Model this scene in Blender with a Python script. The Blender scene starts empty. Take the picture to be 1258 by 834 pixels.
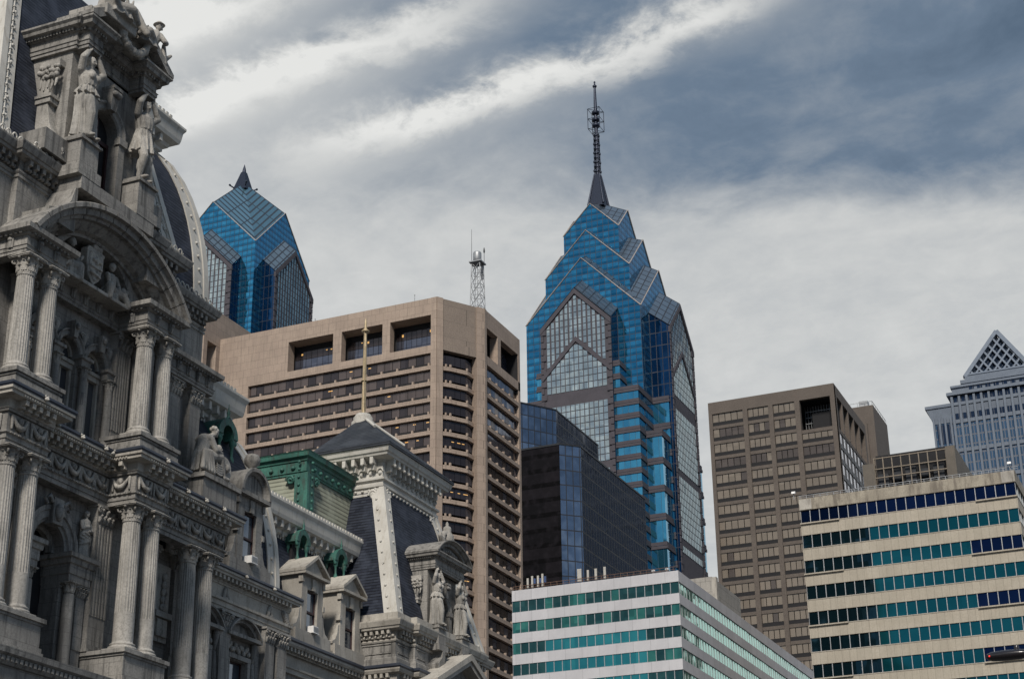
import bpy, bmesh, math, random
from mathutils import Vector, Matrix
R = math.radians
PI = math.pi
random.seed(7)
scene = bpy.context.scene
col = scene.collection

# ------------------------------------------------------------------ camera
cam_d = bpy.data.cameras.new("camera"); cam = bpy.data.objects.new("camera", cam_d); col.objects.link(cam)
yaw, pitch, roll, FPX = 0.412574, 0.403663, -0.012036, 2102.81
fw = Vector((math.cos(pitch)*math.cos(yaw), math.cos(pitch)*math.sin(yaw), math.sin(pitch)))
r0 = Vector((math.sin(yaw), -math.cos(yaw), 0)); u0 = r0.cross(fw)
rt = r0*math.cos(roll)+u0*math.sin(roll); up = u0*math.cos(roll)-r0*math.sin(roll)
M = Matrix((rt, up, -fw)).transposed().to_4x4(); M.translation = Vector((0, 0, 1.7))
cam.matrix_world = M
cam_d.sensor_fit = 'HORIZONTAL'; cam_d.sensor_width = 36.0; cam_d.lens = 36.0*FPX/1258.0
cam_d.clip_start = 0.5; cam_d.clip_end = 6000
scene.camera = cam

# ------------------------------------------------------------------ node helpers
class NX:
    """tiny expression helper over shader math nodes"""
    def __init__(s, nt, sock): s.nt, s.s = nt, sock
    def _m(s, op, *a):
        n = s.nt.nodes.new('ShaderNodeMath'); n.operation = op
        for i, x in enumerate((s,)+a):
            if isinstance(x, NX): s.nt.links.new(x.s, n.inputs[i])
            else: n.inputs[i].default_value = x
        return NX(s.nt, n.outputs[0])
    def __add__(s, o): return s._m('ADD', o)
    def __radd__(s, o): return s._m('ADD', o)
    def __sub__(s, o): return s._m('SUBTRACT', o)
    def __mul__(s, o): return s._m('MULTIPLY', o)
    def __rmul__(s, o): return s._m('MULTIPLY', o)
    def __truediv__(s, o): return s._m('DIVIDE', o)
    def neg(s): return s._m('MULTIPLY', -1.0)
    def fract(s): return s._m('FRACT')
    def floor(s): return s._m('FLOOR')
    def abs(s): return s._m('ABSOLUTE')
    def lt(s, o): return s._m('LESS_THAN', o)
    def gt(s, o): return s._m('GREATER_THAN', o)
    def max(s, o): return s._m('MAXIMUM', o)
    def min(s, o): return s._m('MINIMUM', o)
    def pow(s, o): return s._m('POWER', o)
    def exp(s): return s._m('EXPONENT')
    def clamp(s): return s._m('MINIMUM', 1.0)._m('MAXIMUM', 0.0)
    def step(s, a, b):
        n = s.nt.nodes.new('ShaderNodeMapRange'); n.interpolation_type = 'SMOOTHSTEP'
        s.nt.links.new(s.s, n.inputs[0]); n.inputs[1].default_value = a; n.inputs[2].default_value = b
        return NX(s.nt, n.outputs[0])
def combine(nt, x, y, z):
    n = nt.nodes.new('ShaderNodeCombineXYZ')
    for i, v in enumerate((x, y, z)):
        if isinstance(v, NX): nt.links.new(v.s, n.inputs[i])
        else: n.inputs[i].default_value = v
    return n.outputs[0]
def noise(nt, vec, scale, detail=4, rough=.55, dist=0):
    n = nt.nodes.new('ShaderNodeTexNoise'); n.inputs['Scale'].default_value = scale
    n.inputs['Detail'].default_value = detail; n.inputs['Roughness'].default_value = rough
    n.inputs['Distortion'].default_value = dist
    nt.links.new(vec, n.inputs['Vector']); return NX(nt, n.outputs[0])
def mixc(nt, f, a, b):
    n = nt.nodes.new('ShaderNodeMix'); n.data_type = 'RGBA'
    for i, v in ((0, f), (6, a), (7, b)):
        if isinstance(v, NX): nt.links.new(v.s, n.inputs[i])
        elif hasattr(v, 'is_output'): nt.links.new(v, n.inputs[i])
        elif i == 0: n.inputs[i].default_value = v
        else: n.inputs[i].default_value = (*v, 1)
    return n.outputs[2]

# ------------------------------------------------------------------ world: daylight sky under drifting high cloud
SUN_AZ, SUN_EL = R(197), R(40)         # direction the light comes from, measured from +X towards +Y
w = bpy.data.worlds.new("World"); scene.world = w; w.use_nodes = True
nt = w.node_tree; nt.nodes.clear()
out = nt.nodes.new('ShaderNodeOutputWorld'); bg = nt.nodes.new('ShaderNodeBackground')
nt.links.new(bg.outputs[0], out.inputs[0]); bg.inputs[1].default_value = 0.1
sky = nt.nodes.new('ShaderNodeTexSky'); sky.sky_type = 'NISHITA'; sky.sun_disc = False
sky.sun_elevation = SUN_EL; sky.sun_rotation = R(90)-SUN_AZ
tc = nt.nodes.new('ShaderNodeTexCoord'); sx = nt.nodes.new('ShaderNodeSeparateXYZ')
nt.links.new(tc.outputs['Generated'], sx.inputs[0])
dx, dy, dz = (NX(nt, sx.outputs[i]) for i in range(3))
den = dz.max(0.0)+0.1
qx, qy = dx/den, dy/den                # position on the cloud layer
a = qx-(qy-.5)*0.10                    # across / along the wind streaks
wv = noise(nt, combine(nt, qx, qy, 3.1), 1.3, 3)
aw = a+(wv-.5)*0.22
st1 = noise(nt, combine(nt, aw*3.2, qy*1.7, 0.0), 1.5, 6, .56, .35)
st2 = noise(nt, combine(nt, aw*2.4, qy*2.0, 7.0), 2.1, 7, .58, .35)
fine = noise(nt, combine(nt, aw*5.2, qy*4.6, 2.0), 3.0, 6, .62, .35)
wisp = noise(nt, combine(nt, aw*9.0, qy*9.0, 5.0), 3.2, 6, .66, .3)
def band(c, wd, v0, v1):
    t = ((a-c+(wv-.5)*0.07+(st2-.5)*.10+(fine-.5)*.07+(wisp-.5)*.045)/wd); g = (t*t).neg().exp()
    return g*qy.step(v0, v1)
streak = band(1.118, .030, .42, .60)*.40+band(1.245, .030, .22, .36)*(qy.step(.84, .60))*.52+band(1.015, .030, .5, .75)*.36
grad = 0.255+qy.step(.34, .86)*0.41
low = (qx+(qy-.536)*.325+(wv-.5)*.10+(st2-.5)*.12+(fine-.5)*.05).step(1.40, 1.55)
base = grad+(grad.neg()+.73)*low
streak = streak*(st1*1.6+wisp*1.3+fine*1.2-1.05).clamp()
val = base+streak*1.25+(wisp-.5)*.12+(st1-.5)*0.26*(low*-.55+1.0)+(st2-.5)*0.50*(low*-.45+1.0)+(fine-.5)*0.17
val = val+((st2-.5)*1.0+(st1-.5)*.6-.16)*dx.step(.55, .10)
val = val.clamp()
ramp = nt.nodes.new('ShaderNodeValToRGB'); cr = ramp.color_ramp
cr.elements[0].position = 0.0; cr.elements[0].color = (.065, .108, .165, 1)
cr.elements[1].position = 1.0; cr.elements[1].color = (.90, .90, .87, 1)
for p, c in ((.25, (.166, .226, .306, 1)), (.5, (.40, .435, .47, 1)), (.75, (.67, .68, .67, 1))):
    e = cr.elements.new(p); e.color = c
nt.links.new(val.s, ramp.inputs[0])
sc_ = nt.nodes.new('ShaderNodeVectorMath'); sc_.operation = 'SCALE'; sc_.inputs[3].default_value = 9.2
nt.links.new(ramp.outputs[0], sc_.inputs[0])
# added fill: sky brightened overhead, behind and beside the view to light facades
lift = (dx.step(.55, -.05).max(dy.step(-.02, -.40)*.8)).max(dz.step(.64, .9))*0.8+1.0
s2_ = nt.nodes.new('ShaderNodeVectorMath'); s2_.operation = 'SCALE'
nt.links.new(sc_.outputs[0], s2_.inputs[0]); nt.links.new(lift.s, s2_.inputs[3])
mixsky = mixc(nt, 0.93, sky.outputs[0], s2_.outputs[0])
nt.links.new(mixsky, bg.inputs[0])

# ------------------------------------------------------------------ sun behind thin cloud
sl = bpy.data.lights.new("sun", 'SUN'); sl.energy = 4.1; sl.angle = R(10); sl.color = (1, .93, .84)
so = bpy.data.objects.new("sun", sl); col.objects.link(so)
sd = Vector((math.cos(SUN_EL)*math.cos(SUN_AZ), math.cos(SUN_EL)*math.sin(SUN_AZ), math.sin(SUN_EL)))
so.rotation_euler = sd.to_track_quat('Z', 'Y').to_euler()
so.location = (0, 0, 300)
vs = scene.view_settings; vs.view_transform = 'Standard'; vs.look = 'None'; vs.gamma = 1; vs.exposure = 0.0
vs.use_curve_mapping = False

# ------------------------------------------------------------------ materials
def new_mat(name):
    m = bpy.data.materials.new(name); m.use_nodes = True; t = m.node_tree; t.nodes.clear()
    o = t.nodes.new('ShaderNodeOutputMaterial'); b = t.nodes.new('ShaderNodeBsdfPrincipled')
    t.links.new(b.outputs[0], o.inputs[0]); return m, t, b
def objco(t):
    n = t.nodes.new('ShaderNodeTexCoord'); return n.outputs['Object']
def geopos(t):
    n = t.nodes.new('ShaderNodeNewGeometry'); return n.outputs['Position']
def bump(t, b, h, strength, dist):
    n = t.nodes.new('ShaderNodeBump'); n.inputs['Strength'].default_value = strength
    n.inputs['Distance'].default_value = dist
    t.links.new(h.s, n.inputs['Height']); t.links.new(n.outputs[0], b.inputs['Normal'])
def sepxyz(t, v):
    n = t.nodes.new('ShaderNodeSeparateXYZ'); t.links.new(v, n.inputs[0])
    return [NX(t, n.outputs[i]) for i in range(3)]
def stone(name, c1, c2, dirt=(.05, .05, .052), dirt_amt=.5, fine=9.0, joint=None, rough=.85, bmp=.35, streak=.3, thr=(.50, .78), sh=2.2, grain=1.0):
    m, t, b = new_mat(name); p = geopos(t); x, y, z = sepxyz(t, p)
    n1 = noise(t, p, .45, 5); n2 = noise(t, p, fine, 3, .6)
    n3 = noise(t, combine(t, x*sh, y*sh, z*streak), 1.3, 4, .6)
    c = mixc(t, n1.step(.35, .65), c1, c2)
    n4 = noise(t, p, fine*2.6, 2, .7)
    c = mixc(t, n2.step(.40, .66)*(.62*grain), c, tuple(v*.50 for v in c1))
    c = mixc(t, n4.step(.52, .72)*(.35*grain), c, tuple(min(v*1.35, .6) for v in c1))
    c = mixc(t, n3.step(*thr)*dirt_amt, c, dirt)
    h = n2
    if joint:
        pu, pv, wd = joint; u = x+y
        row = (z/pv).floor(); uu = u/pu+row*.5
        line = uu.fract().lt(wd/pu).max((z/pv).fract().lt(wd/pv))
        wn = t.nodes.new('ShaderNodeTexWhiteNoise'); t.links.new(combine(t, uu.floor(), row, 0.0), wn.inputs[0])
        rv = NX(t, wn.outputs[0])
        c = mixc(t, rv*.28, c, tuple(v*.6 for v in c1))
        c = mixc(t, line*.7, c, tuple(v*.3 for v in c1)); h = n2*.6-line
    t.links.new(c, b.inputs['Base Color']); b.inputs['Roughness'].default_value = rough
    bump(t, b, h, bmp, .04); return m
def plain(name, c, rough=.6, metal=0.0, var=.25, scale=2.0, c2=None, bmp=0.0):
    m, t, b = new_mat(name); p = geopos(t)
    n1 = noise(t, p, scale, 4, .6)
    cc = mixc(t, n1.step(.3, .75), c, c2 or tuple(v*(1-var) for v in c))
    t.links.new(cc, b.inputs['Base Color']); b.inputs['Roughness'].default_value = rough
    b.inputs['Metallic'].default_value = metal
    if bmp: bump(t, b, noise(t, p, scale*6, 3), bmp, .03)
    return m
def courses(name, c, pitch, c2, rough=.55, tile=.45, bmp=.9, spec=.4):
    """slates or clapboards laid in level courses"""
    m, t, b = new_mat(name); p = geopos(t); x, y, z = sepxyz(t, p)
    zz = z/pitch; f = zz.fract(); row = zz.floor()
    wn = t.nodes.new('ShaderNodeTexWhiteNoise')
    t.links.new(combine(t, ((x+y)/tile+row*.5).floor(), row, 1.0), wn.inputs[0]); rv = NX(t, wn.outputs[0])
    cc = mixc(t, rv, c, c2)
    cc = mixc(t, f.lt(.30)*.9, cc, tuple(v*.35 for v in c))
    n1 = noise(t, p, .6, 4)
    cc = mixc(t, n1.step(.42, .72)*.6, cc, tuple(v*1.6 for v in c2))
    t.links.new(cc, b.inputs['Base Color']); b.inputs['Roughness'].default_value = rough
    b.inputs['Specular IOR Level'].default_value = spec
    bump(t, b, f.neg()+rv*.3, bmp, pitch*.35); return m
def glass(name, c, metal=.85, rough=.08, grid=None, line=(.02, .025, .03), tilt=.02, var=.35, c2=None, spandrel=None, diag=False, hub=None):
    """reflective glazing; grid=(pane width, pane height, mullion w, mullion h); each pane leans a little"""
    m, t, b = new_mat(name); p = geopos(t); x, y, z = sepxyz(t, p)
    u = (x-y)*.7071 if diag else x+y; pu, pv, wu, wv_ = grid or (1.5, 3.3, 0, 0)
    vv = z
    if hub:
        ax, ay = (x-hub[0]).abs(), (y-hub[1]).abs(); u = ax.max(ay); vv = ax.min(ay)
    cu, cv = (u/pu).floor(), (vv/pv).floor()
    wn = t.nodes.new('ShaderNodeTexWhiteNoise'); t.links.new(combine(t, cu, cv, 4.0), wn.inputs[0])
    rv = NX(t, wn.outputs[0])
    cc = mixc(t, rv*var, c, c2 or tuple(v*.45 for v in c))
    if spandrel: cc = mixc(t, (z/pv).fract().lt(spandrel[0])*spandrel[2], cc, spandrel[1])
    ro = NX(t, rv.s)*0.0+rough; me = NX(t, rv.s)*0.0+metal
    if grid:
        ln = (u/pu).fract().lt(wu/pu).max((vv/pv).fract().lt(wv_/pv))
        cc = mixc(t, ln, cc, line); ro = ro.max(ln*.5); me = me*(1.0-0.0)*(ln.neg()+1.0)
    t.links.new(cc, b.inputs['Base Color']); t.links.new(ro.s, b.inputs['Roughness']); t.links.new(me.s, b.inputs['Metallic'])
    g = t.nodes.new('ShaderNodeNewGeometry')
    sub = t.nodes.new('ShaderNodeVectorMath'); sub.operation = 'SUBTRACT'; sub.inputs[1].default_value = (.5, .5, .5)
    t.links.new(wn.outputs[1], sub.inputs[0])
    scl = t.nodes.new('ShaderNodeVectorMath'); scl.operation = 'SCALE'; scl.inputs[3].default_value = tilt
    t.links.new(sub.outputs[0], scl.inputs[0])
    wob = t.nodes.new('ShaderNodeTexNoise'); wob.inputs['Scale'].default_value = .35; wob.inputs['Detail'].default_value = 1
    t.links.new(p, wob.inputs['Vector'])
    s2 = t.nodes.new('ShaderNodeVectorMath'); s2.operation = 'SUBTRACT'; s2.inputs[1].default_value = (.5, .5, .5)
    t.links.new(wob.outputs[1], s2.inputs[0])
    s3 = t.nodes.new('ShaderNodeVectorMath'); s3.operation = 'SCALE'; s3.inputs[3].default_value = tilt*1.5
    t.links.new(s2.outputs[0], s3.inputs[0])
    ad = t.nodes.new('ShaderNodeVectorMath'); ad.operation = 'ADD'; t.links.new(g.outputs['Normal'], ad.inputs[0]); t.links.new(scl.outputs[0], ad.inputs[1])
    a2 = t.nodes.new('ShaderNodeVectorMath'); a2.operation = 'ADD'; t.links.new(ad.outputs[0], a2.inputs[0]); t.links.new(s3.outputs[0], a2.inputs[1])
    nn = t.nodes.new('ShaderNodeVectorMath'); nn.operation = 'NORMALIZE'; t.links.new(a2.outputs[0], nn.inputs[0])
    t.links.new(nn.outputs[0], b.inputs['Normal']); return m

MT = {}
MT['granite'] = stone('weathered_granite', (.285, .272, .25), (.18, .172, .16), dirt=(.04, .039, .037), dirt_amt=.85, thr=(.46, .70), joint=(1.4, .7, .022), streak=.16, bmp=.5)
MT['ashlar'] = stone('granite_ashlar', (.26, .247, .228), (.165, .157, .146), dirt=(.042, .04, .038), dirt_amt=.8, thr=(.46, .74), joint=(1.5, .75, .035))
MT['carved'] = stone('carved_marble', (.39, .37, .335), (.21, .20, .183), dirt=(.03, .029, .028), dirt_amt=.9, fine=12, streak=.6, bmp=.8)
MT['palestone'] = stone('pale_marble', (.40, .375, .33), (.28, .26, .23), dirt=(.11, .098, .08), dirt_amt=.85, grain=.6)
MT['shaft'] = stone('lit_granite', (.37, .352, .322), (.26, .248, .228), dirt=(.06, .058, .054), dirt_amt=.7)  # granite copy lightened so the column shafts look lit
MT['paint'] = stone('pale_painted_iron', (.50, .485, .445), (.42, .405, .37), dirt=(.22, .19, .14), dirt_amt=.6, bmp=.12, grain=.25)
MT['slate'] = courses('blue_slate', (.012, .015, .024), .25, (.027, .032, .045), spec=.15, rough=.7)
MT['slatelight'] = courses('grey_slate', (.024, .028, .036), .25, (.034, .038, .045), spec=.15, rough=.7)
MT['clap'] = courses('green_clapboard', (.25, .26, .205), .33, (.19, .20, .16), rough=.8, tile=3.0, spec=.2)
MT['copper'] = stone('verdigris_copper', (.042, .165, .128), (.016, .078, .064), dirt=(.030, .024, .019), dirt_amt=.7, fine=9, streak=.5, rough=.65, thr=(.46, .7))
MT['copperdark'] = plain('dark_verdigris', (.012, .055, .045), .7, 0, c2=(.02, .13, .09), scale=2.2)
MT['gutter'] = plain('dark_blue_metal', (.03, .037, .055), .45, .3, c2=(.05, .058, .075), scale=1.0)
MT['void'] = plain('dark_interior', (.012, .012, .014), .9)
MT['frame'] = plain('dark_red_frame', (.035, .012, .012), .6)
MT['winglass'] = glass('window_glass', (.16, .17, .19), .6, .06, var=.8, tilt=.03)
MT['winpale'] = glass('pale_window_glass', (.13, .155, .19), .6, .08, var=.4, tilt=.03)
MT['gold'] = plain('gilded_metal', (.46, .36, .22), .5, .2, c2=(.30, .23, .13), scale=3)
MT['white'] = plain('white_paint', (.72, .71, .69), .6, var=.15)
MT['palewhite'] = stone('weathered_white', (.44, .42, .38), (.38, .365, .33), dirt=(.2, .18, .15))
MT['dkmetal'] = plain('dark_steel', (.03, .032, .036), .45, .5)
MT['galv'] = plain('galvanised_steel', (.33, .34, .35), .5, .5)
MT['asphalt'] = plain('asphalt', (.05, .05, .052), .9, scale=.6)
MT['pave'] = stone('pavement_slabs', (.15, .145, .14), (.115, .112, .108), joint=(1.2, 1.2, .03))

# ------------------------------------------------------------------ mesh builder
class MB:
    def __init__(s): s.v = []; s.f = []; s.mi = []; s.sm = []; s.cur = 0
    def add(s, vs, fs, smooth=False, mi=None):
        o = len(s.v); s.v += [tuple(v) for v in vs]
        for f in fs:
            s.f.append([i+o for i in f]); s.mi.append(s.cur if mi is None else mi); s.sm.append(smooth)
        return s
    def poly(s, pts, mi=None): return s.add(pts, [list(range(len(pts)))], False, mi)
    def box(s, x0, x1, y0, y1, z0, z1, mi=None):
        v = [(x, y, z) for z in (z0, z1) for y in (y0, y1) for x in (x0, x1)]
        return s.add(v, [(0, 2, 3, 1), (4, 5, 7, 6), (0, 1, 5, 4), (2, 6, 7, 3), (0, 4, 6, 2), (1, 3, 7, 5)], False, mi)
    def extr(s, pts, vec, mi=None, smooth=False):
        """closed 3-D polygon pushed along vec, capped"""
        n = len(pts); q = [tuple(p[k]+vec[k] for k in range(3)) for p in pts]
        fs = [[i, (i+1) % n, n+(i+1) % n, n+i] for i in range(n)]
        s.add(list(pts)+q, fs, smooth, mi); s.add(pts, [list(range(n))[::-1]], False, mi); s.add(q, [list(range(n))], False, mi)
        return s
    def prism(s, xy, z0, z1, mi=None): return s.extr([(x, y, z0) for x, y in xy], (0, 0, z1-z0), mi)
    def frustum(s, xy0, z0, xy1, z1, mi=None, cap=True):
        n = len(xy0); v = [(x, y, z0) for x, y in xy0]+[(x, y, z1) for x, y in xy1]
        s.add(v, [[i, (i+1) % n, n+(i+1) % n, n+i] for i in range(n)], False, mi)
        if cap: s.add(v, [list(range(n))[::-1], [n+i for i in range(n)]], False, mi)
        return s
    def lathe(s, c, prof, n=24, flute=0.0, smooth=True, a0=0, a1=2*PI, sq=(1, 1)):
        full = abs(a1-a0-2*PI) < 1e-6; m = n if full else n+1; vs = []
        for r, z in prof:
            for i in range(m):
                a = a0+(a1-a0)*i/n; rr = r*(1-flute*(i % 2)) if flute else r
                vs.append((c[0]+rr*math.cos(a)*sq[0], c[1]+rr*math.sin(a)*sq[1], c[2]+z))
        fs = [[j*m+i, j*m+(i+1) % m, (j+1)*m+(i+1) % m, (j+1)*m+i] for j in range(len(prof)-1) for i in range(n if full else n)]
        s.add(vs, fs, smooth and not flute)
        if full:
            if prof[0][0] > 1e-4: s.add(vs[:m], [list(range(m))[::-1]])
            if prof[-1][0] > 1e-4: s.add(vs[-m:], [list(range(m))])
        return s
    def sweep(s, path, prof, mi=None):
        """profile (out, z) carried along a plan path; outward is to the right of travel; mitred, capped"""
        n = len(path); N = len(prof); nr = []
        for i in range(n-1):
            d = Vector((path[i+1][0]-path[i][0], path[i+1][1]-path[i][1])).normalized(); nr.append(Vector((d.y, -d.x)))
        vs = []
        for i in range(n):
            if i == 0: m = nr[0]
            elif i == n-1: m = nr[-1]
            else:
                m = nr[i-1]+nr[i]; m = m/max(m.dot(nr[i]), .2)
            for o, z in prof: vs.append((path[i][0]+m.x*o, path[i][1]+m.y*o, z))
        fs = [[i*N+j, (i+1)*N+j, (i+1)*N+(j+1) % N, i*N+(j+1) % N] for i in range(n-1) for j in range(N)]
        s.add(vs, fs, False, mi); s.add(vs[:N], [list(range(N))], False, mi); s.add(vs[-N:], [list(range(N))[::-1]], False, mi)
        return s
    def along(s, path, step, fn, skip=.3):
        """call fn(x, y, dir, normal) at even spacing along each leg of a path"""
        for i in range(len(path)-1):
            a, b = Vector(path[i]), Vector(path[i+1]); L = (b-a).length
            if L < step*.8: continue
            d = (b-a)/L; nrm = Vector((d.y, -d.x)); k = max(1, int(round((L-2*skip)/step)))
            for j in range(k):
                p = a+d*(skip+(L-2*skip)*(j+.5)/k); fn(p, d, nrm)
        return s
    def obox(s, p, d, nrm, w, o0, o1, z0, z1, mi=None):
        """box of width w along d, from o0 to o1 outward"""
        c = [(p+d*a+nrm*b) for a, b in ((-w/2, o0), (w/2, o0), (w/2, o1), (-w/2, o1))]
        return s.prism([(q.x, q.y) for q in c], z0, z1, mi)
    def ring(s, cx, cz, prof, a0=0, a1=PI, n=24, sx=1.0, smooth=False):
        """profile (radius, y) carried round an arc in the XZ plane"""
        N = len(prof); vs = []
        for i in range(n+1):
            a = a0+(a1-a0)*i/n
            for r, y in prof: vs.append((cx+r*math.cos(a)*sx, y, cz+r*math.sin(a)))
        fs = [[i*N+j, i*N+(j+1) % N, (i+1)*N+(j+1) % N, (i+1)*N+j] for i in range(n) for j in range(N)]
        s.add(vs, fs, smooth); s.add(vs[:N], [list(range(N))]); s.add(vs[-N:], [list(range(N))[::-1]]); return s
    def tube(s, pts, r, n=8, smooth=True):
        P = [Vector(p) for p in pts]; vs = []; rr = r if isinstance(r, (list, tuple)) else [r]*len(P)
        for i, p in enumerate(P):
            d = (P[min(i+1, len(P)-1)]-P[max(i-1, 0)]).normalized()
            a = d.cross(Vector((0, 0, 1)) if abs(d.z) < .95 else Vector((1, 0, 0))).normalized(); b = d.cross(a)
            for k in range(n):
                t = 2*PI*k/n; vs.append(p+(a*math.cos(t)+b*math.sin(t))*rr[i])
        fs = [[i*n+k, i*n+(k+1) % n, (i+1)*n+(k+1) % n, (i+1)*n+k] for i in range(len(P)-1) for k in range(n)]
        s.add(vs, fs, smooth); s.add(vs[:n], [list(range(n))[::-1]]); s.add(vs[-n:], [list(range(n))]); return s
    def ball(s, c, r, n=12, m=8):
        rx, ry, rz = r if isinstance(r, (tuple, list)) else (r, r, r)
        vs = [(c[0], c[1], c[2]-rz)]
        for j in range(1, m):
            ph = -PI/2+PI*j/m
            for i in range(n):
                t = 2*PI*i/n; vs.append((c[0]+rx*math.cos(ph)*math.cos(t), c[1]+ry*math.cos(ph)*math.sin(t), c[2]+rz*math.sin(ph)))
        vs.append((c[0], c[1], c[2]+rz)); fs = [[0, 1+(i+1) % n, 1+i] for i in range(n)]
        for j in range(m-2):
            fs += [[1+j*n+i, 1+j*n+(i+1) % n, 1+(j+1)*n+(i+1) % n, 1+(j+1)*n+i] for i in range(n)]
        L = len(vs)-1; fs += [[L, 1+(m-2)*n+i, 1+(m-2)*n+(i+1) % n] for i in range(n)]
        return s.add(vs, fs, True)
    def cap(s, a, b, ra, rb=None, n=10):
        """tapered capsule between two joints"""
        rb = rb or ra; A, B = Vector(a), Vector(b); d = (B-A); L = d.length; d = d/L if L else Vector((0, 0, 1))
        pts, rr = [], []
        for k in range(4):
            t = k/4*PI/2; pts.append(A-d*ra*math.cos(t)); rr.append(max(ra*math.sin(t), .002))
        pts += [A, B]; rr += [ra, rb]
        for k in range(3, -1, -1):
            t = k/4*PI/2; pts.append(B+d*rb*math.cos(t)); rr.append(max(rb*math.sin(t), .002))
        return s.tube(pts, rr, n)
    def arch_wall(s, y, x0, x1, z0, z1, ops, depth, n=14):
        """wall face looking to -Y with round-headed openings (centre, half width, sill, spring) and their reveals"""
        ops = sorted(ops); x = x0
        for c, r, zb, zs in ops:
            s.poly([(x, y, z0), (c-r, y, z0), (c-r, y, z1), (x, y, z1)])
            if zb > z0: s.poly([(c-r, y, z0), (c+r, y, z0), (c+r, y, zb), (c-r, y, zb)])
            arc = [(c-r*math.cos(PI*i/n), zs+r*math.sin(PI*i/n)) for i in range(n+1)]
            for i in range(n):
                (xa, za), (xb, zb2) = arc[i], arc[i+1]
                s.poly([(xa, y, za), (xb, y, zb2), (xb, y, z1), (xa, y, z1)])
            loop = [(c-r, zb)]+arc+[(c+r, zb)]
            for i in range(len(loop)):
                (xa, za), (xb, zb2) = loop[i], loop[(i+1) % len(loop)]
                s.poly([(xa, y, za), (xa, y+depth, za), (xb, y+depth, zb2), (xb, y, zb2)])
            x = c+r
        s.poly([(x, y, z0), (x1, y, z0), (x1, y, z1), (x, y, z1)]); return s
    def xf(s, mat, i0=0):
        for i in range(i0, len(s.v)): s.v[i] = tuple(mat @ Vector(s.v[i]))
        return s

WL = {}
def mesh_of(name, mb, off=(0, 0, 0), mats=None):
    me = bpy.data.meshes.new(name)
    me.from_pydata([(v[0]-off[0], v[1]-off[1], v[2]-off[2]) for v in mb.v], [], mb.f)
    for m in (mats if isinstance(mats, (list, tuple)) else [mats]): me.materials.append(m)
    me.polygons.foreach_set('material_index', mb.mi); me.polygons.foreach_set('use_smooth', mb.sm)
    bm = bmesh.new(); bm.from_mesh(me); bmesh.ops.recalc_face_normals(bm, faces=bm.faces); bm.to_mesh(me); bm.free()
    me.update(); return me
def part(name, mb, mat, parent, loc=None):
    """a mesh part; its vertices are world metres unless loc gives the world place of a local mesh"""
    pl = WL[parent.name] if parent else (0, 0, 0)
    if isinstance(mb, MB):
        me = mesh_of(name, mb, pl if loc is None else (0, 0, 0), mat)
    else: me = mb
    o = bpy.data.objects.new(name, me); col.objects.link(o)
    if parent: o.parent = parent
    wl = pl if loc is None else loc
    o.location = tuple(wl[k]-pl[k] for k in range(3)); WL[o.name] = tuple(wl); return o
def thing(name, loc, label, cat, group=None):
    o = bpy.data.objects.new(name, None); o.empty_display_size = 1; col.objects.link(o); o.location = loc; WL[o.name] = tuple(loc)
    o['label'] = label; o['category'] = cat
    if group: o['group'] = group
    return o
def solo(name, mb, mat, label, cat, loc=(0, 0, 0), group=None):
    me = mesh_of(name, mb, loc, mat); o = bpy.data.objects.new(name, me); col.objects.link(o); o.location = loc; WL[o.name] = tuple(loc)
    o['label'] = label; o['category'] = cat
    if group: o['group'] = group
    return o
def sculpt(name, mb, mat, parent, voxel=.05, smooth=1):
    o = part(name, mb, mat, parent)
    md = o.modifiers.new('carve', 'REMESH'); md.mode = 'VOXEL'; md.voxel_size = voxel; md.use_smooth_shade = True
    return o
def struct(name, mb, mat):
    o = bpy.data.objects.new(name, mesh_of(name, mb, (0, 0, 0), mat)); col.objects.link(o); o['kind'] = 'structure'; return o

# ------------------------------------------------------------------ ground and streets
g = MB(); g.poly([(-3000, -3000, 0), (3000, -3000, 0), (3000, 3000, 0), (-3000, 3000, 0)]); struct('ground', g, MT['pave'])
g = MB(); g.poly([(-900, 18, .004), (149.9, 18, .004), (149.9, 34, .004), (-900, 34, .004)])
g.poly([(150, -900, .004), (172, -900, .004), (172, 17.9, .004), (150, 17.9, .004)])
g.poly([(150, 34.1, .004), (172, 34.1, .004), (172, 900, .004), (150, 900, .004)]); struct('road', g, MT['asphalt'])
g = MB()
for k in range(-40, 16):
    g.poly([(k*9, 25.9, .008), (k*9+3, 25.9, .008), (k*9+3, 26.1, .008), (k*9, 26.1, .008)])
struct('lane_marking', g, MT['white'])
# ================================================================== CITY HALL (ornate granite building on the left)
CH = thing('city_hall', (70, 57, 0), 'ornate grey granite civic building with paired fluted columns, slate mansard roofs and carved figures', 'building')
ST, AS, CV, PA, PS, SL = MT['granite'], MT['ashlar'], MT['carved'], MT['paint'], MT['palestone'], MT['slate']

# ---- orders -------------------------------------------------------
def column_mesh(h, r, plain_h):
    """attic base, smooth lower drum, fluted shaft; local origin at the foot"""
    m = MB(); pl = r*1.38
    m.box(-pl, pl, -pl, pl, 0, .16)
    m.lathe((0, 0, .16), [(r*1.36, 0), (r*1.4, .05), (r*1.36, .12), (r*1.18, .15), (r*1.16, .2), (r*1.24, .24), (r*1.22, .3), (r*1.05, .33), (r, .42)], 32)
    m.lathe((0, 0, 0), [(r, .58), (r*.995, plain_h)], 40)
    ts = [plain_h+(h-plain_h)*k/5 for k in range(6)]
    prof = [(r*(1-.14*((z/h)**1.8)), z) for z in ts]
    prof[-1] = (prof[-1][0], h-.12)
    m.lathe((0, 0, 0), prof, 44, flute=.075)
    m.lathe((0, 0, 0), [(r*.86, h-.12), (r*.93, h-.08), (r*.93, h-.03), (r*.86, h)], 32)
    return mesh_of('column', m, (0, 0, 0), MT['shaft'])
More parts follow.
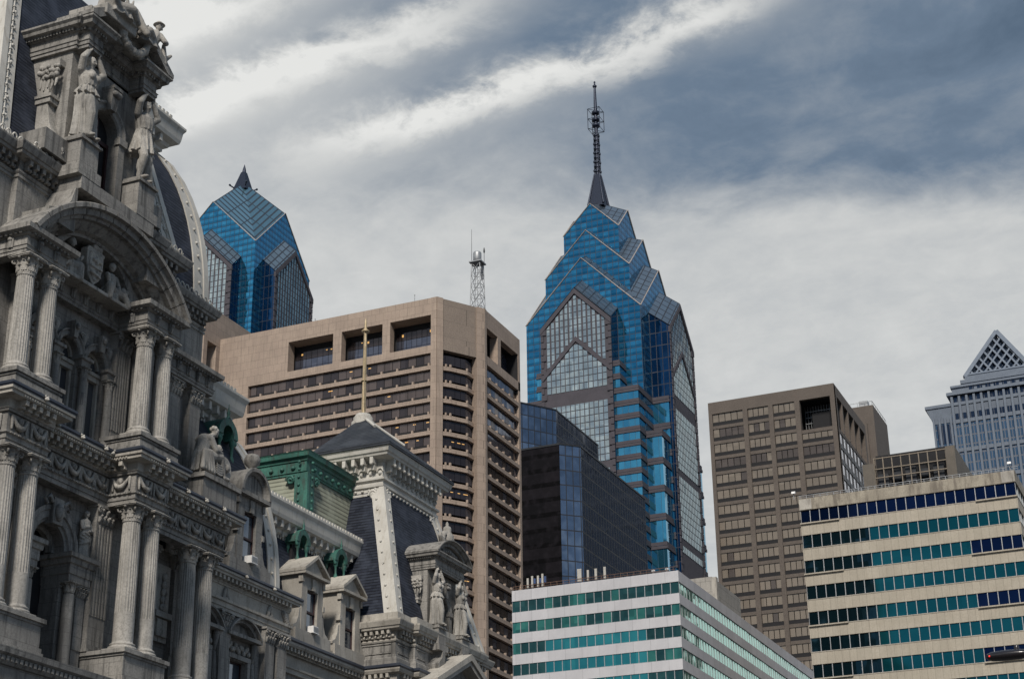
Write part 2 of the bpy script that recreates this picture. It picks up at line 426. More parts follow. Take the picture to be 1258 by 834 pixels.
def capital_mb(r, h, half=False):
    """leafy capital: flared bell, two rows of curling leaves, corner scrolls, moulded abacus; local origin at its foot"""
    m = MB()
    m.lathe((0, 0, 0), [(r*.86, 0), (r*.84, h*.3), (r*.95, h*.65), (r*1.15, h*.86)], 24)
    for row, (n, zb, zt, ro) in enumerate(((8, 0, h*.42, r*.9), (8, h*.12, h*.68, r*.98))):
        for k in range(n):
            a = 2*PI*(k+.5*row)/n; c, s_ = math.cos(a), math.sin(a)
            pts = []
            for t, out, wd in ((0, 0, .30), (.45, .03, .32), (.8, .12, .26), (1.0, .24, .15), (.93, .31, .06)):
                z = zb+(zt-zb)*t; rr = ro+out*r*1.0
                for sg in (-1, 1): pts.append((rr*c-sg*wd*r*s_, rr*s_+sg*wd*r*c, z))
            vs = pts+[(p[0]*.93, p[1]*.93, p[2]) for p in pts]
            fs = []
            for q in range(4):
                i = q*2; fs += [[i, i+1, i+3, i+2], [10+i, 10+i+2, 10+i+3, 10+i+1], [i, i+2, 10+i+2, 10+i], [i+1, 10+i+1, 10+i+3, i+3]]
            m.add(vs, fs)
    for k in range(4):
        a = PI/4+k*PI/2; c, s_ = math.cos(a), math.sin(a); q = r*1.28
        d = Vector((c, s_, 0)); sd_ = Vector((-s_, c, 0))
        sp = []
        for j in range(15):
            th = -PI/2+j*PI*3/14*1.0; rad = r*.30*(1-j/20)
            sp.append(tuple(d*(q+rad*math.cos(th+PI))+Vector((0, 0, h*.70+rad*math.sin(th+PI)))))
        m.tube(sp, r*.10, 6)
        m.tube([tuple(d*q*.62+Vector((0, 0, h*.45))), tuple(d*q*.86+Vector((0, 0, h*.80))), tuple(d*q+Vector((0, 0, h*.88)))], r*.11, 6)
        a2 = k*PI/2; m.ball((math.cos(a2)*r*1.22, math.sin(a2)*r*1.22, h*.86), r*.2, 8, 6)
    # abacus with hollow sides
    A = r*1.42; ab = []
    for k in range(4):
        a = PI/4+k*PI/2; n1 = (A*math.cos(a)*1.30, A*math.sin(a)*1.30)
        a2 = a+PI/4; n2 = (A*.98*math.cos(a2), A*.98*math.sin(a2)); ab += [n1, n2]
    m.prism(ab, h*.87, h*.93); m.prism([(x*1.06, y*1.06) for x, y in ab], h*.93, h)
    return m
def place_order(cm, cap, spots, zf, h, cap_h):
    for x, y in spots:
        c = part('column', cm, None, CH, (x, y, zf)); part('capital', cap, None, c, (x, y, zf+h))
def pilaster(x0, x1, y, z0, z1, cap_h, yb, mat=None, flutes=5, plain_h=2.0, parent=None):
    """flat fluted pilaster standing on wall plane yb with its face at y"""
    m = MB(); z2 = z1-cap_h; wv = x1-x0
    m.box(x0-.14, x1+.14, y-.14, yb, z0, z0+.18); m.box(x0-.08, x1+.08, y-.08, yb, z0+.18, z0+.42)
    m.box(x0, x1, y, yb, z0+.42, z2)
    n = flutes; fw_ = wv/(n*2+1)
    for k in range(n+1):
        xa = x0+fw_*2*k; m.box(xa+.004, xa+fw_-.004, y-.05, y-.002, z0+plain_h, z2-.12)
    o = part('pilaster', m, mat or ST, parent or CH)
    c = MB(); c.frustum([(x0, y), (x1, y), (x1, yb), (x0, yb)], z2, [(x0-.1, y-.12), (x1+.1, y-.12), (x1+.1, yb), (x0-.1, yb)], z2+cap_h*.85)
    c.box(x0-.2, x1+.2, y-.24, yb, z2+cap_h*.86, z1)
    for row in range(2):
        k = 4-row
        for i in range(k):
            xc = x0+wv*(i+.5)/k; zz = z2+cap_h*(.08+.34*row)
            c.cap((xc, y-.03, zz), (xc, y-.1-.04*row, zz+cap_h*.25), wv*.07, wv*.085, 8); c.ball((xc, y-.19-.05*row, zz+cap_h*.29), wv*.065, 8, 6)
            c.cap((xc+wv*.5/k, y-.02, zz), (xc+wv*.5/k, y-.07, zz+cap_h*.2), wv*.035, wv*.05, 6)
    for xs in (x0-.02, x1+.02):
        sp = [(xs+wv*.17*(1-j/14)*math.cos(j*.75), y-.2, z2+cap_h*.68+wv*.17*(1-j/14)*math.sin(j*.75)) for j in range(12)]
        c.tube(sp, wv*.05, 6)
    part('capital', c, CV, o); return o

# lower order: 22.4 -> 30.55 ; upper order: 34.5 -> 41.06
LOW = column_mesh(7.3, .56, 2.15); CAPM = mesh_of('capital', capital_mb(.55, .86), (0, 0, 0), CV)
UPC = column_mesh(5.55, .52, .6); CAPU = mesh_of('capital', capital_mb(.52, .98), (0, 0, 0), CV)
place_order(LOW, CAPM, [(63.75, 55.5), (65.5, 55.5), (74.38, 55.5), (76.16, 55.5), (82.65, 57.4), (84.45, 57.4)], 22.4, 7.3, .86)
place_order(UPC, CAPU, [(63.72, 55.5), (65.58, 55.5), (74.3, 55.5), (76.15, 55.5)], 34.53, 5.55, .98)

# ---- plinths and pedestals -----------------------------------------
def pedestal(x0, x1, y0, y1, z0, z1):
    m = MB(); m.box(x0, x1, y0, y1, z0+.55, z1-.35)
    m.box(x0-.16, x1+.16, y0-.16, y1, z0, z0+.3); m.box(x0-.09, x1+.09, y0-.09, y1, z0+.3, z0+.548)
    m.box(x0-.07, x1+.07, y0-.07, y1, z1-.348, z1-.22); m.box(x0-.18, x1+.18, y0-.18, y1, z1-.218, z1-.002)
    part('pedestal', m, ST, CH)
pedestal(62.8, 66.55, 54.6, 57.8, 20.4, 22.4); pedestal(73.35, 77.1, 54.6, 57.8, 20.4, 22.4); pedestal(81.6, 85.6, 56.5, 59.0, 20.4, 22.4)
pedestal(62.9, 66.45, 54.75, 57.4, 33.5, 34.53); pedestal(73.5, 77.0, 54.75, 57.4, 33.5, 34.53); pedestal(80.6, 84.5, 57.6, 59.0, 33.5, 34.45)

# ---- plain base storeys below the frame -----------------------------
m = MB(); m.box(40, 86, 58.4, 75, 0, 20.3); m.box(62.3, 77.5, 54.3, 58.39, 0, 20.0); m.box(80.8, 86.2, 56.2, 58.39, 0, 20.0)
m.box(86.01, 99.0, 61.0, 75, 0, 25.0); m.box(99.01, 113, 63.0, 75, 0, 26.5); m.box(113.05, 128.4, 59.8, 75, 0, 29.8)
part('base_wall', m, AS, CH)
m = MB(); pth = [(40, 58.2), (62.2, 58.2), (62.2, 54.2), (77.6, 54.2), (77.6, 58.2), (80.7, 58.2), (80.7, 56.1), (86.3, 56.1)]
m.sweep(pth, [(-.3, 19.6), (0, 19.6), (.12, 19.75), (.12, 20.0), (.3, 20.1), (.35, 20.38), (-.3, 20.38)])
m.along(pth, .34, lambda p, d, n: m.obox(p, d, n, .17, .121, .2, 19.76, 19.98))
part('base_cornice', m, ST, CH)

# ---- lower storey wall of the centre pavilion -----------------------
m = MB(); m.arch_wall(57.6, 57, 79.2, 20.3, 30.6, [(70.0, 1.3, 20.3, 27.45)], 1.2)
m.arch_wall(59.0, 79.2, 86.0, 20.3, 30.6, [], .2); m.box(79.2, 79.4, 57.6, 59.0, 20.3, 30.6)
m.box(85.7, 86.0, 59.01, 61.5, 20.3, 30.6)
part('lower_wall', m, AS, CH)
m = MB(); m.ring(70, 27.45, [(1.3, 57.45), (1.45, 57.42), (1.5, 57.3), (1.85, 57.3), (1.9, 57.2), (2.15, 57.2), (2.15, 57.59), (1.3, 57.59)], 0, PI, 28)
m.ring(70, 27.45, [(1.02, 58.2), (1.18, 58.1), (1.29, 58.1), (1.29, 58.5), (1.02, 58.5)], 0, PI, 24)
m.box(69.6, 70.4, 57.0, 57.58, 28.55, 29.95); m.ball((70, 56.95, 29.2), (.3, .25, .5), 10, 8)
m.tube([(69.55, 57.1, 29.7), (69.2, 57.0, 29.95), (68.9, 57.05, 29.7), (69.1, 57.1, 29.5)], .12, 6); m.tube([(70.45, 57.1, 29.7), (70.8, 57.0, 29.95), (71.1, 57.05, 29.7), (70.9, 57.1, 29.5)], .12, 6)
part('arch_moulding', m, ST, CH)
for sg in (-1, 1):
    m = MB(); xa, xb = (70+sg*1.32, 70+sg*3.15) if sg > 0 else (70-3.15, 70-1.32)
    m.sweep([(xa, 59), (xa, 57.0), (xb, 57.0), (xb, 57.6)], [(-.3, 25.85), (0, 25.85), (0, 26.2), (.06, 26.25), (.06, 26.75), (.16, 26.8), (.2, 27.05), (.34, 27.1), (.34, 27.35), (-.3, 27.35)])
    part('impost', m, ST, CH)
    m = MB(); cx = 70+sg*1.75
    m.lathe((cx, 57.25, 20.4), [(.46, 0), (.46, .2), (.36, .3), (.38, .4), (.33, .5), (.31, 4.75), (.29, 4.8)], 28)
    o = part('column', m, ST, CH); c = capital_mb(.3, .58); part('capital', mesh_of('capital', c, (0, 0, 0), CV), None, o, (cx, 57.25, 25.25))
    pilaster(70+sg*2.75-.36, 70+sg*2.75+.36, 57.3, 20.4, 25.85, .6, 57.62, flutes=0)
    xa = 70+sg*3.95; pilaster(xa-.7, xa+.7, 57.0, 22.4, 30.55, .95, 57.62)
m = MB(); m.box(68.7, 71.3, 58.85, 58.95, 20.3, 28.8); part('window', m, MT['void'], CH)
pilaster(79.75, 81.2, 58.6, 22.4, 30.55, .95, 59.02); pilaster(83.2, 84.2, 58.7, 22.4, 30.55, .95, 59.02, flutes=0)
# carved panel, niche head and brackets on the recessed bay
m = MB(); m.box(81.5, 82.9, 58.75, 59.0, 25.0, 29.6); m.box(81.7, 82.7, 58.6, 58.75, 25.3, 26.3); m.box(81.4, 83.0, 58.5, 58.99, 26.4, 26.75)
for k in range(5): m.ball((82.2, 58.62, 27.0+k*.45), (.3-.03*k, .18, .28), 8, 6)
part('carved_panel', m, CV, CH)

# ---- lower entablature with swags, brackets and metal gutter ---------
LP = [(56, 56.85), (62.95, 56.85), (62.95, 55.0), (66.15, 55.0), (66.15, 56.85), (73.78, 56.85), (73.78, 55.0), (76.72, 55.0), (76.72, 57.05), (85.85, 57.05), (85.85, 61)]
m = MB(); m.sweep(LP, [(-.8, 30.551), (0, 30.551), (0, 30.8), (.05, 30.8), (.05, 31.05), (.14, 31.1), (.14, 31.2), (0, 31.2), (0, 32.2), (.12, 32.22), (.16, 32.36), (-.8, 32.36)])
m.along(LP, .3, lambda p, d, n: m.obox(p, d, n, .17, .141, .19, 31.1, 31.19), .1)
part('entablature', m, ST, CH)
m = MB()
def swag(p, d, n):
    w2 = .52
    pts = []
    for k in range(9):
        t = -1+k/4; q = p+d*(t*w2)+n*(.10+.07*(1-t*t)); pts.append((q.x, q.y, 32.02-.52*(1-t*t)))
    m.tube(pts, [.07, .09, .12, .15, .17, .15, .12, .09, .07], 7)
    q = p+n*.14; m.ball((q.x, q.y, 31.86), (.15, .15, .2), 8, 6)
    for sg in (-1, 1):
        q = p+d*(sg*w2*1.06)+n*.07
        m.cap((q.x, q.y, 32.05), (q.x, q.y, 31.4), .09, .06, 7)
m.along(LP, 1.22, swag, .1)
part('frieze_swags', m, CV, CH)
m = MB(); m.sweep(LP, [(-.8, 32.362), (.2, 32.362), (.24, 32.82), (.80, 32.86), (.80, 33.02), (.9, 33.06), (.9, 33.2), (-.8, 33.2)])
m.along(LP, .56, lambda p, d, n: (m.obox(p, d, n, .24, .2, .74, 32.56, 32.83), m.obox(p, d, n, .3, .2, .5, 32.42, 32.57)), .25)
m.along(LP, .2, lambda p, d, n: m.obox(p, d, n, .1, .8, .86, 32.9, 33.0), .05)
part('cornice', m, PS, CH)
m = MB(); m.sweep(LP, [(-.8, 33.202), (.90, 33.202), (.97, 33.3), (.97, 33.42), (.86, 33.49), (-.8, 33.52)])
o = part('gutter', m, MT['gutter'], CH)
def lion(p, d, n):
    m = MB(); q = p+n*1.0; m.ball((q.x, q.y, 33.24), .12, 8, 6); q2 = p+n*1.1; m.ball((q2.x, q2.y, 33.19), .07, 6, 5)
    for sg in (-1, 1):
        q3 = q+d*.1*sg; m.ball((q3.x, q3.y, 33.36), .06, 6, 4)
    part('lion_head', m, MT['palewhite'], o)
MB().along(LP, 1.95, lion, .7)

m = MB(); m.prism([(56, 57.3), (63.4, 57.3), (63.4, 55.5), (65.7, 55.5), (65.7, 57.3), (74.2, 57.3), (74.2, 55.5), (76.2, 55.5), (76.2, 57.5), (85.4, 57.5), (85.4, 60), (56, 60)], 32.9, 33.38); part('ledge', m, ST, CH)
# relief figure in the arch spandrel
def body(m, f):
    """f: joint name -> point; one continuous carved figure"""
    return m
def limb(m, pts, rs):
    for i in range(len(pts)-1): m.cap(pts[i], pts[i+1], rs[i], rs[i+1], 10)
def head(m, c, s, look=(0, -1, 0), hair=True, cap_=False):
    """head with brow, nose, chin and hair; s = head height"""
    L = Vector(look).normalized(); c = Vector(c); side = L.cross(Vector((0, 0, 1))).normalized() if abs(L.z) < .95 else Vector((1, 0, 0)); upv = side.cross(L)
    m.ball(c, (s*.36, s*.36, s*.46), 12, 9)
    m.cap(c+L*s*.10-upv*s*.22, c+L*s*.17-upv*s*.34, s*.22, s*.13, 9)
    m.cap(c+L*s*.34+upv*s*.06, c+L*s*.44-upv*s*.10, s*.05, s*.075, 7)
    for sg in (-1, 1):
        m.cap(c+L*s*.33+side*sg*s*.05+upv*s*.1, c+L*s*.28+side*sg*s*.22+upv*s*.1, s*.05, s*.05, 6)
        m.ball(c+side*sg*s*.36, (s*.07, s*.07, s*.12), 6, 5)
    if hair:
        m.ball(c-L*s*.10+upv*s*.12, (s*.42, s*.42, s*.42), 12, 8)
        m.ball(c-L*s*.38, s*.22, 8, 6)
    if cap_:
        m.lathe((c.x, c.y, c.z+s*.18), [(s*.62, 0), (s*.60, s*.06), (s*.36, s*.12), (s*.32, s*.34), (.01, s*.4)], 14)
def hand(m, p, d, s, up_=(0, 0, 1)):
    """palm, four unequal bent fingers and a thumb off its side"""
    p = Vector(p); d = Vector(d).normalized(); u = Vector(up_); sd_ = d.cross(u).normalized() if d.cross(u).length > .05 else Vector((1, 0, 0)); n = sd_.cross(d)
    m.cap(p, p+d*s*.45, s*.2, s*.24, 8)
    for k, ln in enumerate((.42, .52, .48, .36)):
        b = p+d*s*.55+sd_*s*(.24-.16*k); e = b+d*s*ln*.6; m.cap(b, e, s*.085, s*.08, 6); m.cap(e, e+d*s*ln*.4-n*s*.16, s*.08, s*.06, 6)
    m.cap(p+sd_*s*.2+d*s*.1, p+sd_*s*.42+d*s*.42, s*.1, s*.075, 6)
def robe(m, c, z0, z1, prof, folds=9, amp=.06, ph=0, n=54):
    """hanging drapery: radii (t, rx, ry) from hem to waist, pleated"""
    vs = []; K = len(prof)
    for t, rx, ry in prof:
        for i in range(n):
            a = 2*PI*i/n; k = 1+amp*(1.15-t)*math.sin(folds*a+ph+1.4*t)+amp*.5*math.sin(2.3*folds*a+ph*2)
            vs.append((c[0]+rx*k*math.cos(a), c[1]+ry*k*math.sin(a), z0+(z1-z0)*t))
    fs = [[j*n+i, j*n+(i+1) % n, (j+1)*n+(i+1) % n, (j+1)*n+i] for j in range(K-1) for i in range(n)]
    m.add(vs, fs, True); m.add(vs[:n], [list(range(n))[::-1]]); m.add(vs[-n:], [list(range(n))])
def caryatid(x, y, z0, H, kind, lean=0.0):
    """load-bearing standing figure, feet at z0, hands reaching H above"""
    m = MB(); S = H
    P = lambda a, b, c: (x+a*S, y+b*S, z0+c*S)
    if kind == 'woman':
        robe(m, P(0, 0, 0), z0+.01*S, z0+.57*S, [(0, .135*S, .115*S), (.2, .118*S, .105*S), (.5, .118*S, .10*S), (.78, .125*S, .10*S), (.9, .105*S, .085*S), (1, .085*S, .072*S)], 7, .17)
        robe(m, P(0, 0, 0), z0+.50*S, z0+.60*S, [(0, .135*S, .112*S), (.5, .118*S, .096*S), (1, .088*S, .075*S)], 10, .14, 1)
        limb(m, [P(-.05, -.08, .42), P(-.06, -.125, .24), P(-.06, -.11, .03)], [.06*S, .052*S, .04*S])
        m.ball(P(-.05, -.13, .015), (.03*S, .065*S, .022*S)); m.ball(P(.06, -.11, .015), (.03*S, .06*S, .022*S))
    else:
        for sg, kx, ky in ((-1, -.075, -.06), (1, .06, -.02)):
            limb(m, [P(sg*.05, 0, .50), P(kx, ky-.03, .26), P(kx*.9, ky+.02, .04)], [.07*S, .046*S, .03*S])
            m.cap(P(kx, ky+.005, .2), P(kx*.95, ky+.02, .13), .038*S, .036*S); m.ball(P(kx*.9, ky-.045, .018), (.028*S, .06*S, .022*S))
        robe(m, P(0, 0, 0), z0+.33*S, z0+.60*S, [(0, .135*S, .115*S), (.4, .12*S, .10*S), (.8, .105*S, .085*S), (1, .09*S, .075*S)], 9, .15)
        limb(m, [P(.03, -.06, .33), P(.12, -.03, .05)], [.03*S, .045*S])
    m.cap(P(0, 0, .58), P(0, .005, .72), .083*S, .098*S, 14)
    m.cap(P(-.085, .005, .755), P(.085, .005, .755), .05*S, .05*S, 12)
    if kind == 'woman':
        for sg in (-1, 1): m.ball(P(sg*.045, -.075, .70), (.042*S, .042*S, .045*S))
    robe(m, P(0, -.01, 0), z0+.60*S, z0+.74*S, [(0, .09*S, .08*S), (.5, .105*S, .088*S), (1, .11*S, .08*S)], 13, .05, .5)
    m.cap(P(0, 0, .77), P(0, -.015, .84), .038*S, .034*S)
    head(m, P(0, -.025, .885), .125*S, (.15 if kind == 'woman' else -.25, -1, -.25))
    # arms raised to the load
    limb(m, [P(-.115, 0, .765), P(-.165, -.055, .86), P(-.075, -.03, .975)], [.042*S, .036*S, .027*S])
    limb(m, [P(.115, 0, .765), P(.185, -.035, .83), P(.115, -.02, .965)], [.042*S, .035*S, .026*S])
    hand(m, P(-.075, -.03, .97), (.5, 0, .8), .085*S); hand(m, P(.115, -.02, .96), (-.3, 0, .9), .085*S)
    return m
def swrap(m, c, rx, ry, z, n=4):
    for k in range(n): m.tube([(c[0]+rx*math.cos(a), c[1]+ry*math.sin(a), z-.12*k+.1*math.sin(a*2+k)) for a in [PI+PI*j/10 for j in range(11)]], .05, 6)
m = MB(); H = 2.7; x, y, z0 = 72.75, 57.35, 27.42
robe(m, (x, y, 0), z0, z0+1.6, [(0, .42, .25), (.5, .38, .25), (.9, .34, .22), (1, .3, .2)], 8, .12)
m.cap((x, y, z0+1.5), (x, y, z0+1.95), .27, .3, 12); m.cap((x-.25, y, z0+2.02), (x+.25, y, z0+2.02), .14)
head(m, (x-.02, y-.08, z0+2.45), .42, (-.5, -1, -.4))
limb(m, [(x+.32, y, z0+2.0), (x+.42, y-.15, z0+1.55), (x+.05, y-.3, z0+1.5)], [.13, .1, .08]); limb(m, [(x-.32, y, z0+2.0), (x-.4, y-.15, z0+1.6), (x-.05, y-.32, z0+1.75)], [.13, .1, .08])
swrap(m, (x, y), .42, .3, z0+1.3, 5)
sculpt('relief_statue', m, CV, CH, .04)

# ---- upper storey of the centre pavilion -----------------------------
m = MB(); m.arch_wall(57.5, 57, 78.2, 33.4, 42.6, [(67.55, .85, 33.4, 38.55), (70.0, .85, 33.4, 38.55), (72.45, .85, 33.4, 38.55), (61.8, .8, 33.4, 38.55)], .55)
m.box(78.0, 78.2, 57.5, 58.6, 33.4, 42.6)
m.poly([(78.2, 58.6, 33.4), (84.6, 58.6, 33.4), (84.6, 58.6, 42.6), (78.2, 58.6, 42.6)]); m.box(84.35, 84.6, 58.61, 61.8, 33.4, 42.6)
part('upper_wall', m, AS, CH)
for cx in (67.55, 70.0, 72.45, 61.8):
    m = MB(); m.ring(cx, 38.55, [(.85, 57.38), (.92, 57.3), (1.14, 57.3), (1.2, 57.22), (1.28, 57.22), (1.28, 57.49), (.85, 57.49)], 0, PI, 20)
    m.frustum([(cx-.16, 56.98), (cx+.16, 56.98), (cx+.16, 57.49), (cx-.16, 57.49)], 39.3, [(cx-.24, 56.9), (cx+.24, 56.9), (cx+.24, 57.49), (cx-.24, 57.49)], 40.25)
    m.ball((cx, 56.88, 39.95), (.17, .12, .2), 8, 6)
    part('arch_moulding', m, ST, CH)
    m = MB(); m.box(cx-.84, cx+.84, 57.98, 58.03, 33.4, 39.4); wn_ = part('window', m, MT['winglass'], CH)
    m = MB(); m.box(cx-.845, cx+.845, 57.7, 57.97, 37.75, 38.05); m.box(cx-.845, cx+.845, 57.6, 57.97, 38.051, 38.25)
    m.box(cx-.84, cx-.68, 57.75, 57.97, 33.4, 37.74); m.box(cx+.68, cx+.84, 57.75, 57.97, 33.4, 37.74); m.box(cx-.06, cx+.06, 57.85, 57.97, 33.4, 37.74)
    m.ring(cx, 38.55, [(.68, 57.8), (.845, 57.8), (.845, 57.97), (.68, 57.97)], 0, PI, 16); m.box(cx-.05, cx+.05, 57.85, 57.97, 38.26, 39.3)
    part('frame', m, PS, wn_)
for cx in (66.33, 68.775, 71.225, 73.55):
    m = MB(); m.sweep([(cx-.36, 57.5), (cx-.36, 57.12), (cx+.36, 57.12), (cx+.36, 57.5)], [(-.2, 37.95), (0, 37.95), (.04, 38.3), (.16, 38.36), (.16, 38.54), (-.2, 38.54)])
    part('impost', m, ST, CH)
    m = MB(); m.lathe((cx, 57.2, 33.5), [(.36, 0), (.36, .3), (.27, .42), (.3, .5), (.25, .6), (.22, 3.8)], 24)
    o = part('column', m, ST, CH); part('capital', mesh_of('capital', capital_mb(.22, .62), (0, 0, 0), CV), None, o, (cx, 57.2, 37.32))
for cx in (68.775, 71.225, 66.4, 73.6):
    m = MB()
    for sg in (-1, 1):
        sp = [(cx+sg*(.12+.2*(1-j/16)*math.cos(j*.7)), 57.4, 39.9+.2*(1-j/16)*math.sin(j*.7)) for j in range(13)]; m.tube(sp, .06, 6)
    m.cap((cx, 57.42, 39.35), (cx, 57.4, 39.75), .1, .2, 8)
    part('spandrel_scroll', m, CV, CH)
for xa in (62.0, 66.0, 73.6): pass
pilaster(73.75, 75.0, 57.0, 34.5, 41.06, 1.0, 57.52, plain_h=.6); pilaster(75.4, 76.6, 57.0, 34.5, 41.06, 1.0, 57.52, plain_h=.6); pilaster(65.0, 66.1, 57.0, 34.5, 41.06, 1.0, 57.52, plain_h=.6)
pilaster(80.55, 81.75, 58.1, 34.45, 41.06, 1.0, 58.62, plain_h=.6, flutes=0); pilaster(82.75, 83.85, 58.1, 34.45, 41.06, 1.0, 58.62, plain_h=.6, flutes=0)
m = MB(); m.box(78.9, 80.1, 58.35, 58.6, 37.3, 37.7); m.box(79.05, 79.95, 58.4, 58.6, 34.6, 37.3)
for k in range(4): m.ball((79.5, 58.35, 38.0+.42*k), (.32-.05*k, .16, .26), 8, 6)
m.cap((79.5, 58.3, 36.9), (79.5, 58.3, 36.2), .3, .12, 8)
part('carved_panel', m, CV, CH)

UP = [(56, 57.0), (62.95, 57.0), (62.95, 55.0), (66.2, 55.0), (66.2, 57.0), (73.65, 57.0), (73.65, 55.0), (76.8, 55.0), (76.8, 57.75), (84.7, 57.75), (84.7, 62)]
m = MB(); m.sweep(UP, [(-.7, 41.062), (0, 41.062), (0, 41.25), (.05, 41.25), (.05, 41.42), (.1, 41.46), (0, 41.5), (0, 42.02), (.14, 42.06), (.14, 42.16), (-.7, 42.16)])
def brk(p, d, n):
    m.obox(p, d, n, .34, .005, .12, 41.42, 42.03); q = p+n*.17; m.ball((q.x, q.y, 41.86), .13, 8, 6); q = p+n*.12; m.cap((q.x, q.y, 41.8), (q.x, q.y, 41.45), .12, .06, 7)
m.along(UP, 1.1, brk, .25); part('entablature', m, ST, CH)
for pth in ([(62.95, 57.4), (62.95, 55.0), (66.2, 55.0), (66.2, 57.4)], [(73.65, 57.4), (73.65, 55.0), (76.8, 55.0), (76.8, 57.75), (84.7, 57.75), (84.7, 62)]):
    m = MB(); m.sweep(pth, [(-.7, 42.162), (.3, 42.162), (.48, 42.24), (.5, 42.5), (.44, 42.54), (-.7, 42.56)])
    m.along(pth, .3, lambda p, d, n: m.obox(p, d, n, .16, .14, .3, 42.07, 42.161), .1)
    part('cornice', m, ST, CH)
m = MB(); m.prism([(76.4, 57.9), (76.4, 58.2), (84.2, 58.2), (84.2, 60.2), (56, 60.2), (56, 57.6), (76, 57.6)], 42.17, 42.39); part('ledge', m, ST, CH)
# great segmental arch over the bay, with its sculptured tympanum
AC, AZ, AR = 70.1, 37.47, 8.79
a0 = math.asin((42.56-AZ)/AR)
m = MB(); NS = 13; da = (PI-2*a0)/NS
for k in range(NS):          # separate arch stones with open joints
    m.ring(AC, AZ, [(AR, 54.45), (AR+.05, 54.5), (AR-.02, 57.4), (8.0, 57.4), (8.0, 55.0), (8.15, 54.95), (8.2, 54.75), (8.5, 54.7), (8.55, 54.45)], a0+k*da+.0035, a0+(k+1)*da-.0035, 5)
m.ring(AC, AZ, [(AR-.1, 54.9), (AR-.1, 57.39), (8.05, 57.39), (8.05, 55.1)], a0, PI-a0, 48)
o = part('arch_pediment', m, ST, CH)
m = MB(); m.ring(AC, AZ, [(7.999, 55.3), (7.85, 55.35), (7.55, 55.7), (7.45, 56.0), (7.3, 56.05), (7.3, 57.39), (7.999, 57.39)], math.asin((42.5-AZ)/7.6), PI-math.asin((42.5-AZ)/7.6), 40)
part('inner_moulding', m, ST, o)
m = MB(); yT = 56.35; n = 30; NR, NZ = 3.75, 41.35
for i in range(n):           # tympanum wall with a round niche cut in it
    xa, xb = AC-6.0+12*i/n, AC-6.0+12*(i+1)/n
    zt = lambda q: AZ+math.sqrt(max(7.45**2-(q-AC)**2, 0)); zl = lambda q: max(42.1, NZ+math.sqrt(max(NR**2-(q-AC)**2, 0))) if abs(q-AC) < NR else 42.1
    if zt(xa) > zl(xa) or zt(xb) > zl(xb): m.poly([(xa, yT, min(zl(xa), zt(xa))), (xb, yT, min(zl(xb), zt(xb))), (xb, yT, zt(xb)), (xa, yT, zt(xa))])
m.ring(AC, NZ, [(NR, yT-.08), (NR+.1, yT-.14), (NR+.45, yT-.12), (NR+.5, yT), (NR+.02, yT+.9), (NR, yT+.9)], math.asin(.75/NR), PI-math.asin(.75/NR), 30)
m.box(AC-3.7, AC+3.7, 57.26, 57.35, 42.0, 45.4)
part('tympanum', m, ST, o)
m = MB()                    # shield between two seated robed figures
sh = [(-.75, 1.0), (-.6, 1.18), (-.2, 1.05), (0, 1.2), (.2, 1.05), (.6, 1.18), (.75, 1.0), (.72, .1), (.5, -.6), (0, -1.05), (-.5, -.6), (-.72, .1)]
m.extr([(AC-.1+x_, 56.15, 43.35+z_) for x_, z_ in sh], (0, .5, 0)); m.extr([(AC-.1+x_*.78, 56.05, 43.35+z_*.78) for x_, z_ in sh], (0, .2, 0))
m.box(AC-.6, AC+.4, 55.95, 56.1, 43.28, 43.42); m.cap((AC-.5, 56.0, 42.95), (AC+.25, 56.0, 42.85), .11, .08); m.cap((AC-.4, 56.0, 43.75), (AC+.2, 56.0, 43.75), .1, .12); m.cap((AC-.1, 56.0, 43.6), (AC-.1, 56.0, 43.95), .09, .1)
m.box(AC-.35, AC+.45, 56.1, 56.8, 44.55, 44.75); m.box(AC-.2, AC, 56.1, 56.8, 44.75, 45.05); m.box(AC+.25, AC+.45, 56.1, 56.8, 44.75, 45.05); m.cap((AC-.6, 56.3, 44.5), (AC+.7, 56.3, 44.4), .12, .14)
for sg in (-1, 1):
    x = AC-.1+sg*1.95
    robe(m, (x, 56.55, 0), 42.1, 43.0, [(0, .85, .5), (.5, .75, .5), (1, .45, .35)], 9, .12, sg)
    limb(m, [(x+sg*.1, 56.4, 42.8), (x-sg*.55, 56.05, 42.85), (x-sg*.6, 56.0, 42.15)], [.32, .26, .2])
    limb(m, [(x-sg*.1, 56.4, 42.8), (x+sg*.7, 56.05, 42.7), (x+sg*1.15, 56.0, 42.2)], [.32, .25, .18])
    m.cap((x, 56.5, 42.9), (x-sg*.05, 56.5, 43.55), .32, .35, 12); m.cap((x-.35, 56.5, 43.72), (x+.35, 56.5, 43.72), .17, .17)
    head(m, (x-sg*.12, 56.35, 44.2), .56, (-sg*.7, -1, -.35))
    limb(m, [(x-sg*.38, 56.45, 43.7), (x-sg*.55, 56.2, 43.2), (x-sg*.75, 56.1, 43.5)], [.16, .13, .1]); limb(m, [(x+sg*.38, 56.45, 43.7), (x+sg*.5, 56.25, 43.15), (x+sg*.2, 56.0, 42.9)], [.16, .13, .1])
    for k in range(5): m.cap((x+sg*(.9+.2*k), 56.6, 42.2+.05*k), (x+sg*(1.0+.25*k), 56.35, 43.2-.22*k+.2*(k % 2)), .12, .2, 7)
m.box(AC-3.2, AC+3.0, 55.95, 57.0, 42.0, 42.2)
sculpt('tympanum_sculpture', m, CV, o, .04)

